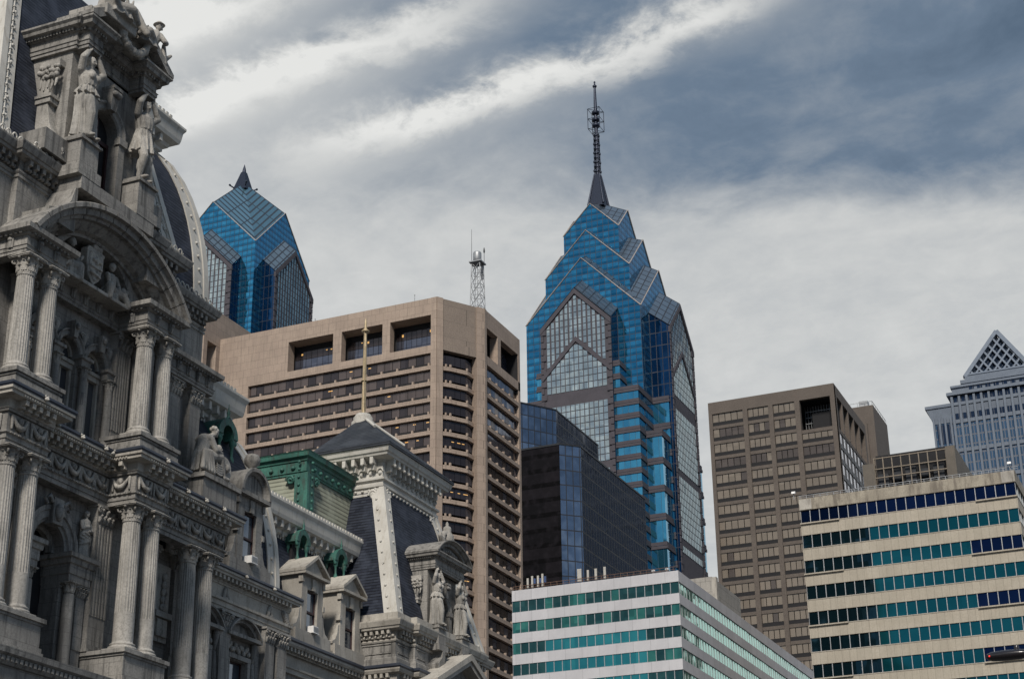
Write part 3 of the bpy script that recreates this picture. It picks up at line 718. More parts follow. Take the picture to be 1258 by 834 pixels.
# ---- attic above the arch and its corbelled cornice -------------------
AP = [(56, 57.35), (63.9, 57.35), (63.9, 56.95), (66.9, 56.95), (66.9, 57.35), (73.1, 57.35), (73.1, 56.95), (76.1, 56.95), (76.1, 57.35), (79.1, 57.35), (79.1, 59.9), (86.3, 59.9), (86.3, 74)]
m = MB(); m.sweep(AP, [(-.6, 42.4), (0, 42.4), (.1, 42.5), (.1, 42.9), (0, 43.0), (0, 46.3), (.08, 46.34), (.08, 46.5), (-.6, 46.5)]); part('attic_wall', m, ST, CH)
def base_cornice(path, zt, mat, parent, step=.52, crest=True, cpath=None):
    m = MB(); z = zt-1.75
    m.sweep(path, [(-.6, z+.002), (.05, z+.002), (.12, z+.1), (.12, z+.2), (.02, z+.25), (.06, z+.8), (.6, z+.9), (.64, z+1.05), (.72, z+1.1), (.84, z+1.45), (.84, z+1.55), (-.6, z+1.6)])
    m.along(path, step, lambda p, d, n: (m.obox(p, d, n, .22, .04, .5, z+.55, z+.87), m.obox(p, d, n, .16, .04, .3, z+.3, z+.56)), .15)
    m.along(path, step, lambda p, d, n: m.ball((p+n*.16+d*step*.5).to_tuple()+(z+.42,), .13, 8, 6), .15)
    o = part('cornice', m, mat, parent)
    if crest:
        m = MB()
        def loop(p, d, n):
            q = p+n*.66; m.tube([(q.x+d.x*.17*math.cos(t), q.y+d.y*.17*math.cos(t), zt-.16+.17+.2*math.sin(t)) for t in [2*PI*k/10 for k in range(11)]], .05, 5)
            m.obox(p, d, n, step*.9, .62, .7, zt-.18, zt-.1); q = p+n*.66+d*step*.5; m.ball((q.x, q.y, zt-.02), .07, 6, 5)
        m.along(cpath or path, step, loop, .15); m.sweep(cpath or path, [(.62, zt-.2), (.7, zt-.2), (.7, zt-.12), (.62, zt-.12)]); part('cresting', m, PA, o)
    return o
base_cornice(AP, 48.3, ST, CH)

# ---- mansard roofs ---------------------------------------------------
def mansard(x0, x1, y0, y1, z0, z1, d, curve, mat, parent, ribs='LR', rib_w=.75, name='mansard_roof'):
    """hipped mansard; curve 0 = straight slope, 1 = convex; returns inset as a function of height"""
    n = 10 if curve else 2
    def ins(z):
        t = min(max((z-z0)/(z1-z0), 0), 1)
        return d*((1-math.sqrt(max(1-(t*.985)**2, 0)))*curve*1.12+t*(1-curve))
    m = MB(); zs = [z0+(z1-z0)*k/n for k in range(n+1)]
    loops = []
    for z in zs:
        i = ins(z); loops.append([(x0+i, y0+i, z), (x1-i, y0+i, z), (x1-i, y1-i, z), (x0+i, y1-i, z)])
    for a, b in zip(loops, loops[1:]):
        for k in range(4): m.poly([a[k], a[(k+1) % 4], b[(k+1) % 4], b[k]])
    m.poly(loops[-1]); o = part(name, m, mat, parent)
    for side in ribs:
        m = MB(); r = rib_w; sx_ = 1 if side == 'L' else -1; xb = x0 if side == 'L' else x1
        for lay, (w0, pr) in enumerate(((r, .10), (r*.25, .2))):
            vs = []
            for z in zs:
                i = ins(z); cx_, cy_ = xb+sx_*i, y0+i
                vs += [(cx_-sx_*pr, cy_-pr, z), (cx_+sx_*w0, cy_-pr, z), (cx_+sx_*w0, cy_+.05, z), (cx_-sx_*pr, cy_+w0, z), (cx_+sx_*.05, cy_+w0, z)]
            N = len(zs)
            fs = []
            for q in range(N-1):
                a = q*5; b = a+5
                fs += [[a, a+1, b+1, b], [a, b, b+3, a+3], [a+1, a+2, b+2, b+1], [a+3, b+3, b+4, a+4]]
            m.add(vs, fs)
        for z in [z0+.5+(z1-z0-.8)*k/11 for k in range(12)]:
            i = ins(z); cx_, cy_ = xb+sx_*i, y0+i
            m.ball((cx_+sx_*r*.6, cy_-.12, z), .11, 8, 6); m.ball((cx_-sx_*.12, cy_+r*.6, z), .11, 8, 6)
        part('hip_rib', m, PA, o)
    return o, ins
def top_cornice(path, zt, parent, ov=1.5, hgt=2.5, brackets=True, crest=True):
    k = hgt/2.5; z = lambda v: zt+v*k
    m = MB(); m.sweep(path, [(-.6, z(-2.5)), (0, z(-2.5)), (.12, z(-2.35)), (.12, z(-2.1)), (.4, z(-1.95)), (.4, z(-1.75)), (ov*.45, z(-1.6)), (ov*.5, z(-1.35)), (ov*.8, z(-1.2)), (ov*.85, z(-.95)), (ov*.9, z(-.4)), (ov, z(-.15)), (ov, z(0)), (-.6, z(0))])
    m.along(path, .35, lambda p, d, n: m.obox(p, d, n, .18, .13, .3, z(-2.32), z(-2.1)), .1)
    if brackets: m.along(path, .95, lambda p, d, n: (m.obox(p, d, n, .26, .1, ov*.7, z(-1.75), z(-1.22)), m.obox(p, d, n, .2, .1, ov*.35, z(-2.2), z(-1.76))), .2)
    if crest: m.along(path, .42, lambda p, d, n: m.obox(p, d, n, .24, ov-.12, ov-.02, zt, zt+.22), .1)
    return part('cornice', m, PA, parent)

# centre pavilion roof
roofA, insA = mansard(62.2, 79.5, 57.5, 75, 48.2, 64.5, 3.9, 0, SL, CH, 'LR', 1.15)
for sx_, xb in ((1, 62.2), (-1, 79.5)):
    m = MB()      # scrolled ornament down the hip ribs
    for k in range(26):
        z = 48.7+k*.6; i = insA(z)
        m.tube([(xb+sx_*(i+.55+.2*(1-j/12)*math.cos(j*.8+k*PI)), 57.5+i-.13, z+.2*(1-j/12)*math.sin(j*.8+k*PI)) for j in range(9)], .055, 5)
    m.tube([(xb+sx_*(insA(z)+.55), 57.5+insA(z)-.1, z) for z in (48.6, 56, 64)], .07, 5)
    part('rib_scrolls', m, PA, roofA)
m = MB(); m.box(55, 85, 75, 100, 20, 48); part('rear_wall', m, AS, CH)
# set-back side roof, convex, with its top cornice
roofB, insB = mansard(70, 86.35, 60.0, 74, 48.3, 59.6, 3.5, 1, SL, CH, 'R', 1.35)
top_cornice([(78.5, 62.9), (83.45, 62.9), (83.45, 72)], 61.4, roofB, 1.5, 2.6)
m = MB(); m.box(79.3, 83.2, 63.1, 71, 58, 61.3); part('roof_deck', m, SL, roofB)
# oval dormer ornament with ball finial at its foot
m = MB(); m.ring(80.3, 50.2, [(1.0, 59.4), (1.15, 59.3), (1.3, 59.4), (1.3, 60.6), (1.0, 60.6)], -.2, PI+.2, 20, 1.0)
m.lathe((80.0, 59.4, 51.4), [(.25, 0), (.18, .3), (.3, .45), (.12, .6), (.14, .7), (.34, .95), (.37, 1.15), (.25, 1.4), (.02, 1.65)], 14)
m.box(79.4, 81.5, 59.2, 60.6, 48.4, 49.4)
part('dormer', m, PA, roofB)

# ---- caryatid dormers -------------------------------------------------
def caryatid_dormer(cx, yc, zf, k, style, yback):
    """gabled dormer carried by two standing figures; zf = their feet, k = size"""
    X = lambda v: cx+v*k; Y = lambda v: yc+v*k; Z = lambda v: zf+v*k
    m = MB(); yw = Y(.55)
    m.arch_wall(yw, X(-3.3), X(3.3), Z(-2.4), Z(6.0), [(cx, 1.15*k, Z(-2.4), Z(2.35))], .8*k)
    for sg in (-1, 1):
        xs = X(3.3*sg); m.box(min(xs, xs-sg*.4*k), max(xs, xs-sg*.4*k), yw+.002, yback, Z(-2.0), Z(6.0))
    m.box(X(-3.28), X(3.28), yw+.9*k, yback, Z(-2.0), Z(5.9))
    o = part('dormer', m, ST, CH)
    m = MB(); m.ring(cx, Z(2.35), [(1.15*k, yw-.15*k), (1.25*k, yw-.25*k), (1.5*k, yw-.25*k), (1.6*k, yw-.35*k), (1.72*k, yw-.35*k), (1.72*k, yw-.01), (1.15*k, yw-.01)], 0, PI, 24)
    for sg in (-1, 1):
        m.box(X(sg*1.45)-.28*k, X(sg*1.45)+.28*k, yw-.3*k, yw-.01, Z(-2.3), Z(1.9)); m.box(X(sg*1.45)-.38*k, X(sg*1.45)+.38*k, yw-.42*k, yw-.01, Z(1.9), Z(2.34))
    m.frustum([(X(-.25), yw-.6*k), (X(.25), yw-.6*k), (X(.25), yw), (X(-.25), yw)], Z(3.5), [(X(-.4), yw-.8*k), (X(.4), yw-.8*k), (X(.4), yw), (X(-.4), yw)], Z(4.8))
    m.box(X(-.42), X(.42), yw-.86*k, yw, Z(4.8), Z(5.0)); m.cap((X(-.2), yw-.78*k, Z(4.5)), (X(.2), yw-.78*k, Z(4.5)), .2*k, .2*k, 10)
    part('window_surround', m, ST, o)
    m = MB(); m.box(X(-1.14), X(1.14), yw+.6*k, yw+.66*k, Z(-2.3), Z(3.45)); wn_ = part('window', m, MT['void'], o)
    m = MB(); m.box(X(-1.13), X(1.13), yw+.42*k, yw+.6*k-.01, Z(1.7), Z(1.95)); m.box(X(-1.13), X(-.98), yw+.42*k, yw+.6*k-.01, Z(-2.3), Z(1.69)); m.box(X(.98), X(1.13), yw+.42*k, yw+.6*k-.01, Z(-2.3), Z(1.69)); m.box(X(-.06), X(.06), yw+.42*k, yw+.6*k-.01, Z(1.96), Z(3.3))
    part('frame', m, MT['frame'], wn_)
    for sg in (-1, 1):       # pedestals, side scrolls and brackets
        m = MB(); xc = X(sg*2.72)
        m.box(xc-.8*k, xc+.8*k, Y(-.85), Y(.54), Z(-1.95), Z(-.35)); m.box(xc-.92*k, xc+.92*k, Y(-1.0), Y(.54), Z(-.348), Z(-.2)); m.box(xc-.8*k, xc+.8*k, Y(-.85), Y(.54), Z(-.198), Z(-.01))
        m.box(xc-1.0*k, xc+1.0*k, Y(-1.02), Y(.54), Z(-2.6), Z(-1.952))
        part('pedestal', m, ST, o)
        m = MB(); xo = X(sg*3.3); sd_ = [(1.7, -1.9), (-.1, -1.9), (-.35, -1.2), (-.1, -.5), (.35, .1), (.7, .9), (.95, 2.2), (1.0, 4.3), (1.7, 4.3)]
        m.extr([(xo, Y(.5+a_), Z(b_)) for a_, b_ in sd_], (sg*.62*k, 0, 0))
        xq = xo+sg*.64*k
        m.tube([(xq, Y(.45)+.62*k*(1-j/18)*math.cos(-.9+j*.6), Z(-1.25)+.62*k*(1-j/18)*math.sin(-.9+j*.6)) for j in range(16)], .12*k, 6)
        m.tube([(xq, Y(1.05)+.3*k*(1-j/18)*math.cos(2+j*.6), Z(-.35)+.3*k*(1-j/18)*math.sin(2+j*.6)) for j in range(14)], .09*k, 6)
        m.box(min(xo, xo+sg*.72*k), max(xo, xo+sg*.72*k), Y(1.25), Y(2.3), Z(2.3), Z(2.6)); m.box(min(xo, xo+sg*.8*k), max(xo, xo+sg*.8*k), Y(1.15), Y(2.3), Z(2.61), Z(2.8))
        rg = random.Random(3)
        for q in range(26): m.ball((xo+sg*(.55+.2*rg.random())*k, Y(1.0+1.15*(q % 9)/8), Z(4.7-.32*(q//9)-.12*rg.random())), (.12+.06*rg.random())*k, 7, 5)
        for q in range(5): m.cap((xo+sg*.6*k, Y(1.0+.28*q), Z(3.75)), (xo+sg*.66*k, Y(1.05+.26*q), Z(3.3-.15*(q % 2))), .1*k, .05*k, 6)
        m.box(min(xo, xo+sg*.5*k), max(xo, xo+sg*.5*k), Y(1.0), Y(2.4), Z(4.8), Z(5.2))
        part('scroll_bracket', m, CV, o)
        sculpt('statue', caryatid(xc, Y(-.25), zf, 5.75*k, 'woman' if sg < 0 or style != 'broken' else 'man'), CV, o, .03*k)
    # entablature
    z = Z
    def ent(path, nm):
        m = MB(); m.sweep(path, [(-.5*k, z(5.85)), (0, z(5.85)), (0, z(6.05)), (.06*k, z(6.05)), (.06*k, z(6.25)), (.12*k, z(6.3)), (0, z(6.35)), (0, z(6.85)), (.14*k, z(6.9)), (.16*k, z(7.05)), (.5*k, z(7.12)), (.55*k, z(7.3)), (.68*k, z(7.42)), (.68*k, z(7.55)), (-.5*k, z(7.58))])
        m.along(path, .22*k, lambda p, d, n: m.obox(p, d, n, .12*k, .15*k, .3*k, z(6.92), z(7.1)), .05)
        return part(nm, m, ST, o)
    if style == 'broken':
        ent([(X(-3.5), yback), (X(-3.5), Y(.2)), (X(-3.3), Y(.2)), (X(-3.3), Y(-.5)), (X(-2.0), Y(-.5)), (X(-2.0), Y(.55)), (X(2.0), Y(.55)), (X(2.0), Y(-.5)), (X(3.3), Y(-.5)), (X(3.3), Y(.2)), (X(3.5), Y(.2)), (X(3.5), yback)], 'entablature')
        for sg in (-1, 1):
            m = MB(); tri = [(4.0, 7.6), (4.0, 7.85), (1.1, 9.75), (.95, 9.5), (1.15, 9.2), (3.4, 7.6)]
            pts = [(X(sg*a_), Y(-1.2), Z(b_)) for a_, b_ in tri]
            m.extr(pts, (0, 2.6*k, 0)); tri2 = [(3.2, 7.6), (1.5, 8.7), (1.5, 7.6)]
            m.extr([(X(sg*a_), Y(-.45), Z(b_)) for a_, b_ in tri2], (0, 1.7*k, 0))
            for q in range(5): m.ball((X(sg*(1.7+.32*q)), Y(-.5), Z(8.25-.18*q)), .2*k, 7, 5)
            part('pediment', m, ST, o)
        m = MB(); m.box(X(-2.0), X(2.0), Y(.3), yback, Z(7.6), Z(8.4)); part('roof', m, ST, o)
    else:
        ent([(X(-3.4), yback), (X(-3.4), Y(-.35)), (X(3.4), Y(-.35)), (X(3.4), yback)], 'entablature')
        m = MB(); hw, rise = 4.05*k, 1.75*k; RR = (hw*hw+rise*rise)/(2*rise); cz = Z(7.6)+rise-RR; aa = math.asin((RR-rise)/RR)
        m.ring(cx, cz, [(RR, Y(-1.1)), (RR, yback+.6), (RR-.28*k, yback+.6), (RR-.28*k, Y(-.75)), (RR-.12*k, Y(-.95)), (RR-.1*k, Y(-1.1))], aa, PI-aa, 24)
        m.ring(cx, cz, [(RR-.29*k, Y(-.6)), (RR-.29*k, Y(-.3)), (RR-.6*k, Y(-.3)), (RR-.6*k, Y(-.6))], aa+.06, PI-aa-.06, 24)
        n = 16; pts = [(cx+(RR-.2*k)*math.cos(aa+(PI-2*aa)*i/n), Y(-.2), cz+(RR-.2*k)*math.sin(aa+(PI-2*aa)*i/n)) for i in range(n+1)]
        m.extr(pts, (0, .3*k, 0))
        for q in range(7): m.ball((X(-1.5+.5*q), Y(-.25), Z(8.1+.08*(3-abs(q-3)))), .25*k, 7, 5)
        part('pediment', m, ST, o)
    return o
dA = caryatid_dormer(70.05, 55.95, 50.0, 1.0, 'broken', 60.2)
# sculpture group over the broken pediment: horse's head, reclining figure, figure in a brimmed hat, garland
m = MB(); hx, hy, hz = 70.4, 54.9, 58.9
limb(m, [(69.8, 56.1, 58.0), (69.75, 55.7, 59.4), (69.95, 55.2, 60.1), (70.45, 54.4, 58.75)], [.68, .55, .42, .24]); m.cap((70.0, 55.1, 60.0), (70.25, 54.75, 59.35), .40, .33); m.cap((70.42, 54.5, 58.9), (70.5, 54.3, 58.6), .26, .22)
for sg in (-1, 1): m.ball((70.16+sg*.3, 54.85, 59.7), .12, 8, 6); m.ball((70.48+sg*.12, 54.2, 58.72), .07, 6, 5)
for sg in (-1, 1): m.cap((69.9+sg*.2, 55.3, 60.5), (69.9+sg*.3, 55.25, 61.0), .14, .05, 7)
for q in range(8): m.ball((69.5-.03*q, 55.8+.04*q, 60.2-.25*q), .2, 7, 5)
for q in range(15):
    t = PI+PI*q/14; m.ball((70.15+1.35*math.cos(t), 54.95, 58.9+1.55*math.sin(t)), .25+.04*(q % 2), 8, 6)
def lounge(m, x, y, z, sg, hat):
    limb(m, [(x, y, z+.5), (x+sg*.35, y-.1, z+1.25), (x+sg*.45, y-.15, z+1.55)], [.5, .46, .22])
    head(m, (x+sg*.52, y-.3, z+1.98), .62, (sg*.8, -.8, -.55), not hat, hat)
    limb(m, [(x-sg*.05, y-.35, z+.5), (x-sg*.9, y-.7, z+.75), (x-sg*1.6, y-.6, z+.25)], [.34, .27, .18]); limb(m, [(x, y, z+.45), (x-sg*1.0, y-.1, z+.45), (x-sg*1.8, y-.1, z+.2)], [.36, .28, .2])
    limb(m, [(x+sg*.55, y-.4, z+1.35), (x+sg*.75, y-.75, z+.8), (x+sg*.35, y-.95, z+.6)], [.2, .17, .12]); limb(m, [(x+sg*.1, y+.2, z+1.35), (x-sg*.35, y-.3, z+.95), (x-sg*.7, y-.7, z+.95)], [.2, .17, .12])
    robe(m, (x-sg*.5, y-.2, 0), z, z+.7, [(0, 1.1, .6), (.6, .9, .5), (1, .5, .4)], 9, .12)
lounge(m, 72.0, 55.3, 58.5, 1, True); lounge(m, 68.1, 55.0, 58.6, -1, False)
robe(m, (68.3, 55.6, 0), 59.0, 62.2, [(0, .7, .55), (.5, .5, .45), (1, .3, .3)], 7, .12); m.cap((68.3, 55.6, 61.4), (68.3, 55.5, 62.5), .4, .35); head(m, (68.3, 55.4, 63.2), .7, (-.3, -1, -.2)); limb(m, [(68.7, 55.6, 62.6), (69.3, 55.3, 62.0), (69.7, 55.3, 63.6)], [.22, .18, .12])
m.box(67.0, 69.9, 54.6, 55.8, 58.1, 58.8); m.box(66.6, 73.6, 55.4, 57.0, 57.62, 58.6)
m.cap((73.2, 55.0, 58.2), (73.0, 54.9, 59.4), .3, .12); m.cap((73.4, 55.2, 58.6), (73.9, 55.0, 59.2), .2, .1)
sculpt('sculpture_group', m, CV, dA, .045)
# stone block and curved flanks between arch and dormer
m = MB(); m.box(66.7, 73.5, 54.95, 57.0, 46.6, 47.38)
for sg in (-1, 1):
    fl = [(0, 46.6), (.2, 46.55), (.5, 45.6), (1.1, 44.9), (2.2, 44.5), (2.2, 43.9), (0, 43.9)]
    m.extr([(70.1+sg*(3.35+a_), 55.15, b_) for a_, b_ in fl], (0, 1.9, 0))
m.box(64.6, 66.7, 56.0, 58.6, 48.3, 49.6); m.box(73.5, 75.6, 56.0, 58.6, 48.3, 49.6)
part('dormer_base', m, ST, CH)
# ---- first wing: segmental-headed windows, convex mansard ---------------
W1P = [(85.9, 60.4), (98.7, 60.4), (98.7, 66)]
def win_bays(x0, x1, y, z0, z1, bays, hw, zs, zh):
    m = MB(); xs = sorted(bays); x = x0
    for b in xs:
        m.poly([(x, y, z0), (b-hw, y, z0), (b-hw, y, z1), (x, y, z1)])
        m.poly([(b-hw, y, z0), (b+hw, y, z0), (b+hw, y, zs), (b-hw, y, zs)]); m.poly([(b-hw, y, zh), (b+hw, y, zh), (b+hw, y, z1), (b-hw, y, z1)])
        lp = [(b-hw, zs), (b+hw, zs), (b+hw, zh), (b-hw, zh)]
        for i in range(4):
            (xa, za), (xb, zb) = lp[i], lp[(i+1) % 4]; m.poly([(xa, y, za), (xa, y+.5, za), (xb, y+.5, zb), (xb, y, zb)])
        x = b+hw
    m.poly([(x, y, z0), (x1, y, z0), (x1, y, z1), (x, y, z1)]); return m
def sash(parent, x0, x1, y, z0, z1, name='window', fm=None, gm=None):
    m = MB(); m.box(x0, x1, y, y+.04, z0, z1); g_ = part(name, m, gm or MT['winglass'], parent)
    m = MB(); t = .09
    m.box(x0, x0+t, y-.08, y-.005, z0, z1); m.box(x1-t, x1, y-.08, y-.005, z0, z1); m.box(x0+t, x1-t, y-.08, y-.005, z0, z0+t); m.box(x0+t, x1-t, y-.08, y-.005, z1-t, z1); m.box(x0+t, x1-t, y-.12, y-.005, (z0+z1)/2-.07, (z0+z1)/2+.07)
    part('frame', m, fm or MT['frame'], g_); return g_
m = win_bays(85.9, 98.7, 60.4, 22, 29.3, [88.6, 93.1], 1.05, 22.6, 26.2); m.box(98.45, 98.7, 60.41, 62.5, 22, 29.3)
part('wing_wall', m, AS, CH)
for b in (88.6, 93.1):
    sash(CH, b-1.04, b+1.04, 60.8, 22.7, 26.19, gm=MT['winpale'])
    m = MB(); m.box(b-1.4, b-1.06, 60.22, 60.39, 22, 26.25); m.box(b+1.06, b+1.4, 60.22, 60.39, 22, 26.25); m.box(b-1.4, b+1.4, 60.2, 60.39, 26.26, 26.55)
    m.box(b-2.0, b+2.0, 59.75, 60.39, 27.55, 27.78)
    rr = 2.6; aa = math.asin((rr-1.15)/rr); cz = 27.78+1.15-rr; s_ = 1.98/(rr*math.cos(aa))
    m.ring(b, cz, [(rr, 59.7), (rr, 60.39), (rr-.32, 60.39), (rr-.32, 60.0), (rr-.15, 59.95), (rr-.12, 59.7)], aa, PI-aa, 20, s_)
    for sg in (-1, 1):
        m.cap((b+sg*1.62, 60.15, 27.4), (b+sg*1.62, 60.25, 26.4), .24, .12, 8); m.cap((b+sg*1.62, 60.25, 26.2), (b+sg*1.7, 60.25, 24.6), .12, .2, 8)
    part('window_surround', m, ST, CH)
    m = MB()
    for q in range(13): m.ball((b-1.2+.2*q, 60.3, 26.95+.18*math.sin(q*1.9)), (.17, .14, .2), 7, 5)
    part('carved_panel', m, CV, CH)
for x0, x1 in ((90.35, 91.45), (95.75, 96.9), (97.3, 98.45)):
    pilaster(x0, x1, 60.0, 20, 28.95, .98, 60.42, mat=PS if x0 > 99 else None, flutes=0)
m = MB(); m.sweep(W1P, [(-.7, 28.952), (.28, 28.952), (.28, 29.2), (.34, 29.2), (.34, 29.5), (.46, 29.55), (.46, 29.72), (.22, 29.76), (.22, 30.55), (.3, 30.6), (.3, 30.72), (-.7, 30.72)]); part('entablature', m, PS, CH)
m = MB(); m.sweep(W1P, [(-.7, 30.722), (.34, 30.722), (.36, 31.05), (.78, 31.1), (.78, 31.22), (.88, 31.28), (.88, 31.42), (-.7, 31.42)])
m.along(W1P, .48, lambda p, d, n: m.obox(p, d, n, .22, .34, .72, 30.82, 31.08), .1); part('cornice', m, PS, CH)
m = MB(); m.sweep(W1P, [(-.7, 31.422), (.88, 31.422), (.96, 31.5), (.96, 31.62), (.85, 31.7), (-.7, 31.72)]); o = part('gutter', m, MT['gutter'], CH)
MB().along(W1P, 3.4, lambda p, d, n: part('lion_head', MB().ball((p+n*.97).to_tuple()+(31.45,), .12, 8, 6).ball((p+n*1.07).to_tuple()+(31.4,), .07, 6, 5), MT['palewhite'], o), 1.2)
for xb in (87.6, 91.0, 96.4):
    m = MB(); m.cap((xb-.22, 60.15, 29.9), (xb-.1, 60.12, 30.35), .17, .12, 8); m.cap((xb+.22, 60.15, 29.9), (xb+.1, 60.12, 30.35), .17, .12, 8); m.ball((xb, 60.1, 30.4), .16, 8, 6); m.box(xb-.4, xb+.4, 60.02, 60.2, 29.76, 29.86); part('frieze_ornament', m, CV, CH)
m = MB()
for q in range(6): m.ball((98.1+.1*q, 60.1, 30.4-.12*q), .2, 8, 6)
part('frieze_ornament', m, CV, CH)
roofC, insC = mansard(84, 98.1, 60.8, 76, 31.6, 43.4, 3.7, 1, SL, CH, 'R', 1.1)
top_cornice([(84, 64.1), (94.8, 64.1), (94.8, 74)], 45.7, roofC, 1.55, 2.9)
m = MB(); m.box(84, 94.5, 64.3, 73, 42, 45.6); part('roof_deck', m, SL, roofC)

def scroll_feet(m, x, y, z, w_, sg):
    pts = [(x, z), (x+sg*w_, z), (x+sg*w_*.98, z+.18), (x+sg*w_*.55, z+.4), (x+sg*w_*.3, z+.9), (x+sg*w_*.2, z+1.5), (x, z+1.6)]
    m.extr([(a_, y, b_) for a_, b_ in pts], (0, .5, 0))
# round-headed stone dormer with ball finial
def wing_dormer(cx, y, z0, hw, zh, style, yback):
    m = MB(); ww = hw*.5
    m.box(cx-hw, cx-ww, y, yback, z0, zh); m.box(cx+ww, cx+hw, y, yback, z0, zh); m.box(cx-ww, cx+ww, y+.001, yback, zh-.95, zh-.001); m.box(cx-ww, cx+ww, y+.45, yback-.01, z0, zh-.951)
    m.box(cx-hw-.9, cx+hw+1.1, y-.12, y+.7, z0-.85, z0)
    for sg in (-1, 1):
        scroll_feet(m, cx+sg*(hw+.002), y+.05, z0, 1.0, sg); m.box(cx+sg*(hw+.08)-.12, cx+sg*(hw+.08)+.12, y-.08, y+.3, z0+1.9, z0+2.3)
        m.box(cx+sg*hw-.14, cx+sg*hw+.14, y-.1, y+.25, zh-.55, zh-.05)
    m.extr([(cx-.2, y-.14, zh-.95), (cx+.2, y-.14, zh-.95), (cx+.28, y-.14, zh-.1), (cx-.28, y-.14, zh-.1)], (0, .3, 0))
    o = part('dormer', m, PS if style == 'gable' else ST, CH)
    m = MB()
    if style == 'round':
        m.box(cx-hw-.35, cx+hw+.35, y-.4, yback+.5, zh, zh+.28)
        m.ring(cx, zh+.28, [(hw+.3, y-.45), (hw+.35, y-.4), (hw+.3, yback+1.0), (hw-.1, yback+1.0), (hw-.1, y-.12), (hw+.05, y-.25), (hw+.08, y-.45)], 0, PI, 20, 1.0)
        n = 14; m.extr([(cx+(hw-.05)*math.cos(PI*i/n), y-.02, zh+.28+(hw-.05)*math.sin(PI*i/n)) for i in range(n+1)], (0, .3, 0))
        m.lathe((cx-.0, y+.1, zh+hw+.5), [(.3, 0), (.2, .15), (.24, .25), (.52, .55), (.56, .85), (.42, 1.15), (.02, 1.3)], 16)
    else:
        m.box(cx-hw-.3, cx+hw+.3, y-.42, yback, zh, zh+.2)
        ap = 1.25
        for sg in (-1, 1):
            m.extr([(cx, y-.42, zh+.2+ap), (cx+sg*(hw+.34), y-.42, zh+.2), (cx+sg*(hw+.34), y-.42, zh+.42), (cx, y-.42, zh+.45+ap)], (0, yback-y+.6, 0))
        m.extr([(cx-hw, y-.1, zh+.2), (cx+hw, y-.1, zh+.2), (cx, y-.1, zh+.15+ap)], (0, .3, 0))
    part('pediment', m, PS if style == 'gable' else ST, o)
    sash(o, cx-ww, cx+ww, y+.3, z0, zh-.96, gm=MT['winpale'])
    return o
wing_dormer(93.2, 59.95, 32.6, 1.5, 37.0, 'round', 62.5)
def lucarne(cx, y, z0, parent, s=1.0):
    """little copper ventilator: turned posts, round-backed hood with a pointed front, spike finial, open dark mouth"""
    m = MB(); hw = .72*s; dp = 1.15*s; ph = 1.9*s
    for sg in (-1, 1):
        for yy in (y, y+dp*.85):
            m.lathe((cx+sg*hw, yy, z0-.3), [(.2*s, 0), (.2*s, .5*s), (.11*s, .6*s), (.18*s, .95*s), (.09*s, 1.2*s), (.11*s, 1.75*s), (.2*s, 1.9*s), (.2*s, ph+.3)], 10)
        m.cap((cx+sg*(hw+.2*s), y-.05*s, z0+ph-.15*s), (cx+sg*(hw+.3*s), y, z0+ph+.25*s), .15*s, .1*s, 7)
        m.box(cx+sg*hw-.2*s, cx+sg*hw+.2*s, y-.15*s, y+dp, z0+ph, z0+ph+.16*s)
    n = 10; outer = []; inner = []
    for i in range(n+1):
        t = i/n; outer.append((cx-(hw+.36*s)*math.cos(t*PI/2)**.8, z0+ph+.1*s+1.05*s*math.sin(t*PI/2)+.22*s*t**5)); inner.append((cx-(hw-.12*s)*math.cos(t*PI/2), z0+ph+.1*s+.72*s*math.sin(t*PI/2)))
    L = outer+[(2*cx-x_, z_) for x_, z_ in outer[:-1][::-1]]; I = inner+[(2*cx-x_, z_) for x_, z_ in inner[:-1][::-1]]
    for a in range(len(L)-1):
        q = [L[a], L[a+1], I[a+1], I[a]]; m.extr([(x_, y-.2*s, z_) for x_, z_ in q], (0, dp+.3*s, 0))
    m.lathe((cx, y-.1*s, z0+ph+1.3*s), [(.16*s, 0), (.07*s, .2*s), (.13*s, .35*s), (.05*s, .5*s), (.015, .95*s)], 8)
    o = part('copper_lucarne', m, MT['copper'], parent)
    m = MB(); m.box(cx-hw*.8, cx+hw*.8, y+dp*.55, y+dp*1.6, z0-.6, z0+ph+.6*s); part('dark_mouth', m, MT['void'], o); return o
lucarne(93.1, 62.2, 39.6, roofC, 1.1)

# ---- second wing: straight mansard with two gabled dormers ----------------
W2P = [(98.75, 62.35), (112.6, 62.35)]
m = win_bays(98.75, 113.0, 62.35, 22, 27.4, [101.5, 106.3, 111.0], .9, 22.5, 25.0); part('wing_wall', m, AS, CH)
for b in (101.5, 106.3, 111.0): sash(CH, b-.89, b+.89, 62.75, 22.6, 24.99)
m = MB(); m.sweep(W2P, [(-.6, 27.402), (.2, 27.402), (.2, 27.7), (.3, 27.75), (.3, 27.9), (.1, 27.95), (.1, 28.6), (.2, 28.65), (-.6, 28.7)]); part('entablature', m, PS, CH)
m = MB(); m.sweep(W2P, [(-.6, 28.702), (.3, 28.702), (.32, 29.05), (.7, 29.1), (.8, 29.25), (.8, 29.4), (-.6, 29.4)])
m.along(W2P, .48, lambda p, d, n: m.obox(p, d, n, .22, .3, .66, 28.8, 29.08), .1); part('cornice', m, PS, CH)
m = MB(); m.sweep(W2P, [(-.6, 29.402), (.8, 29.402), (.9, 29.5), (.9, 29.65), (.8, 29.72), (-.6, 29.75)]); part('gutter', m, MT['gutter'], CH)
roofD, insD = mansard(92, 122, 62.9, 78, 29.6, 38.2, 1.5, 0, SL, CH, '')
top_cornice([(94, 64.6), (115.3, 64.6)], 40.2, roofD, 1.4, 2.6)
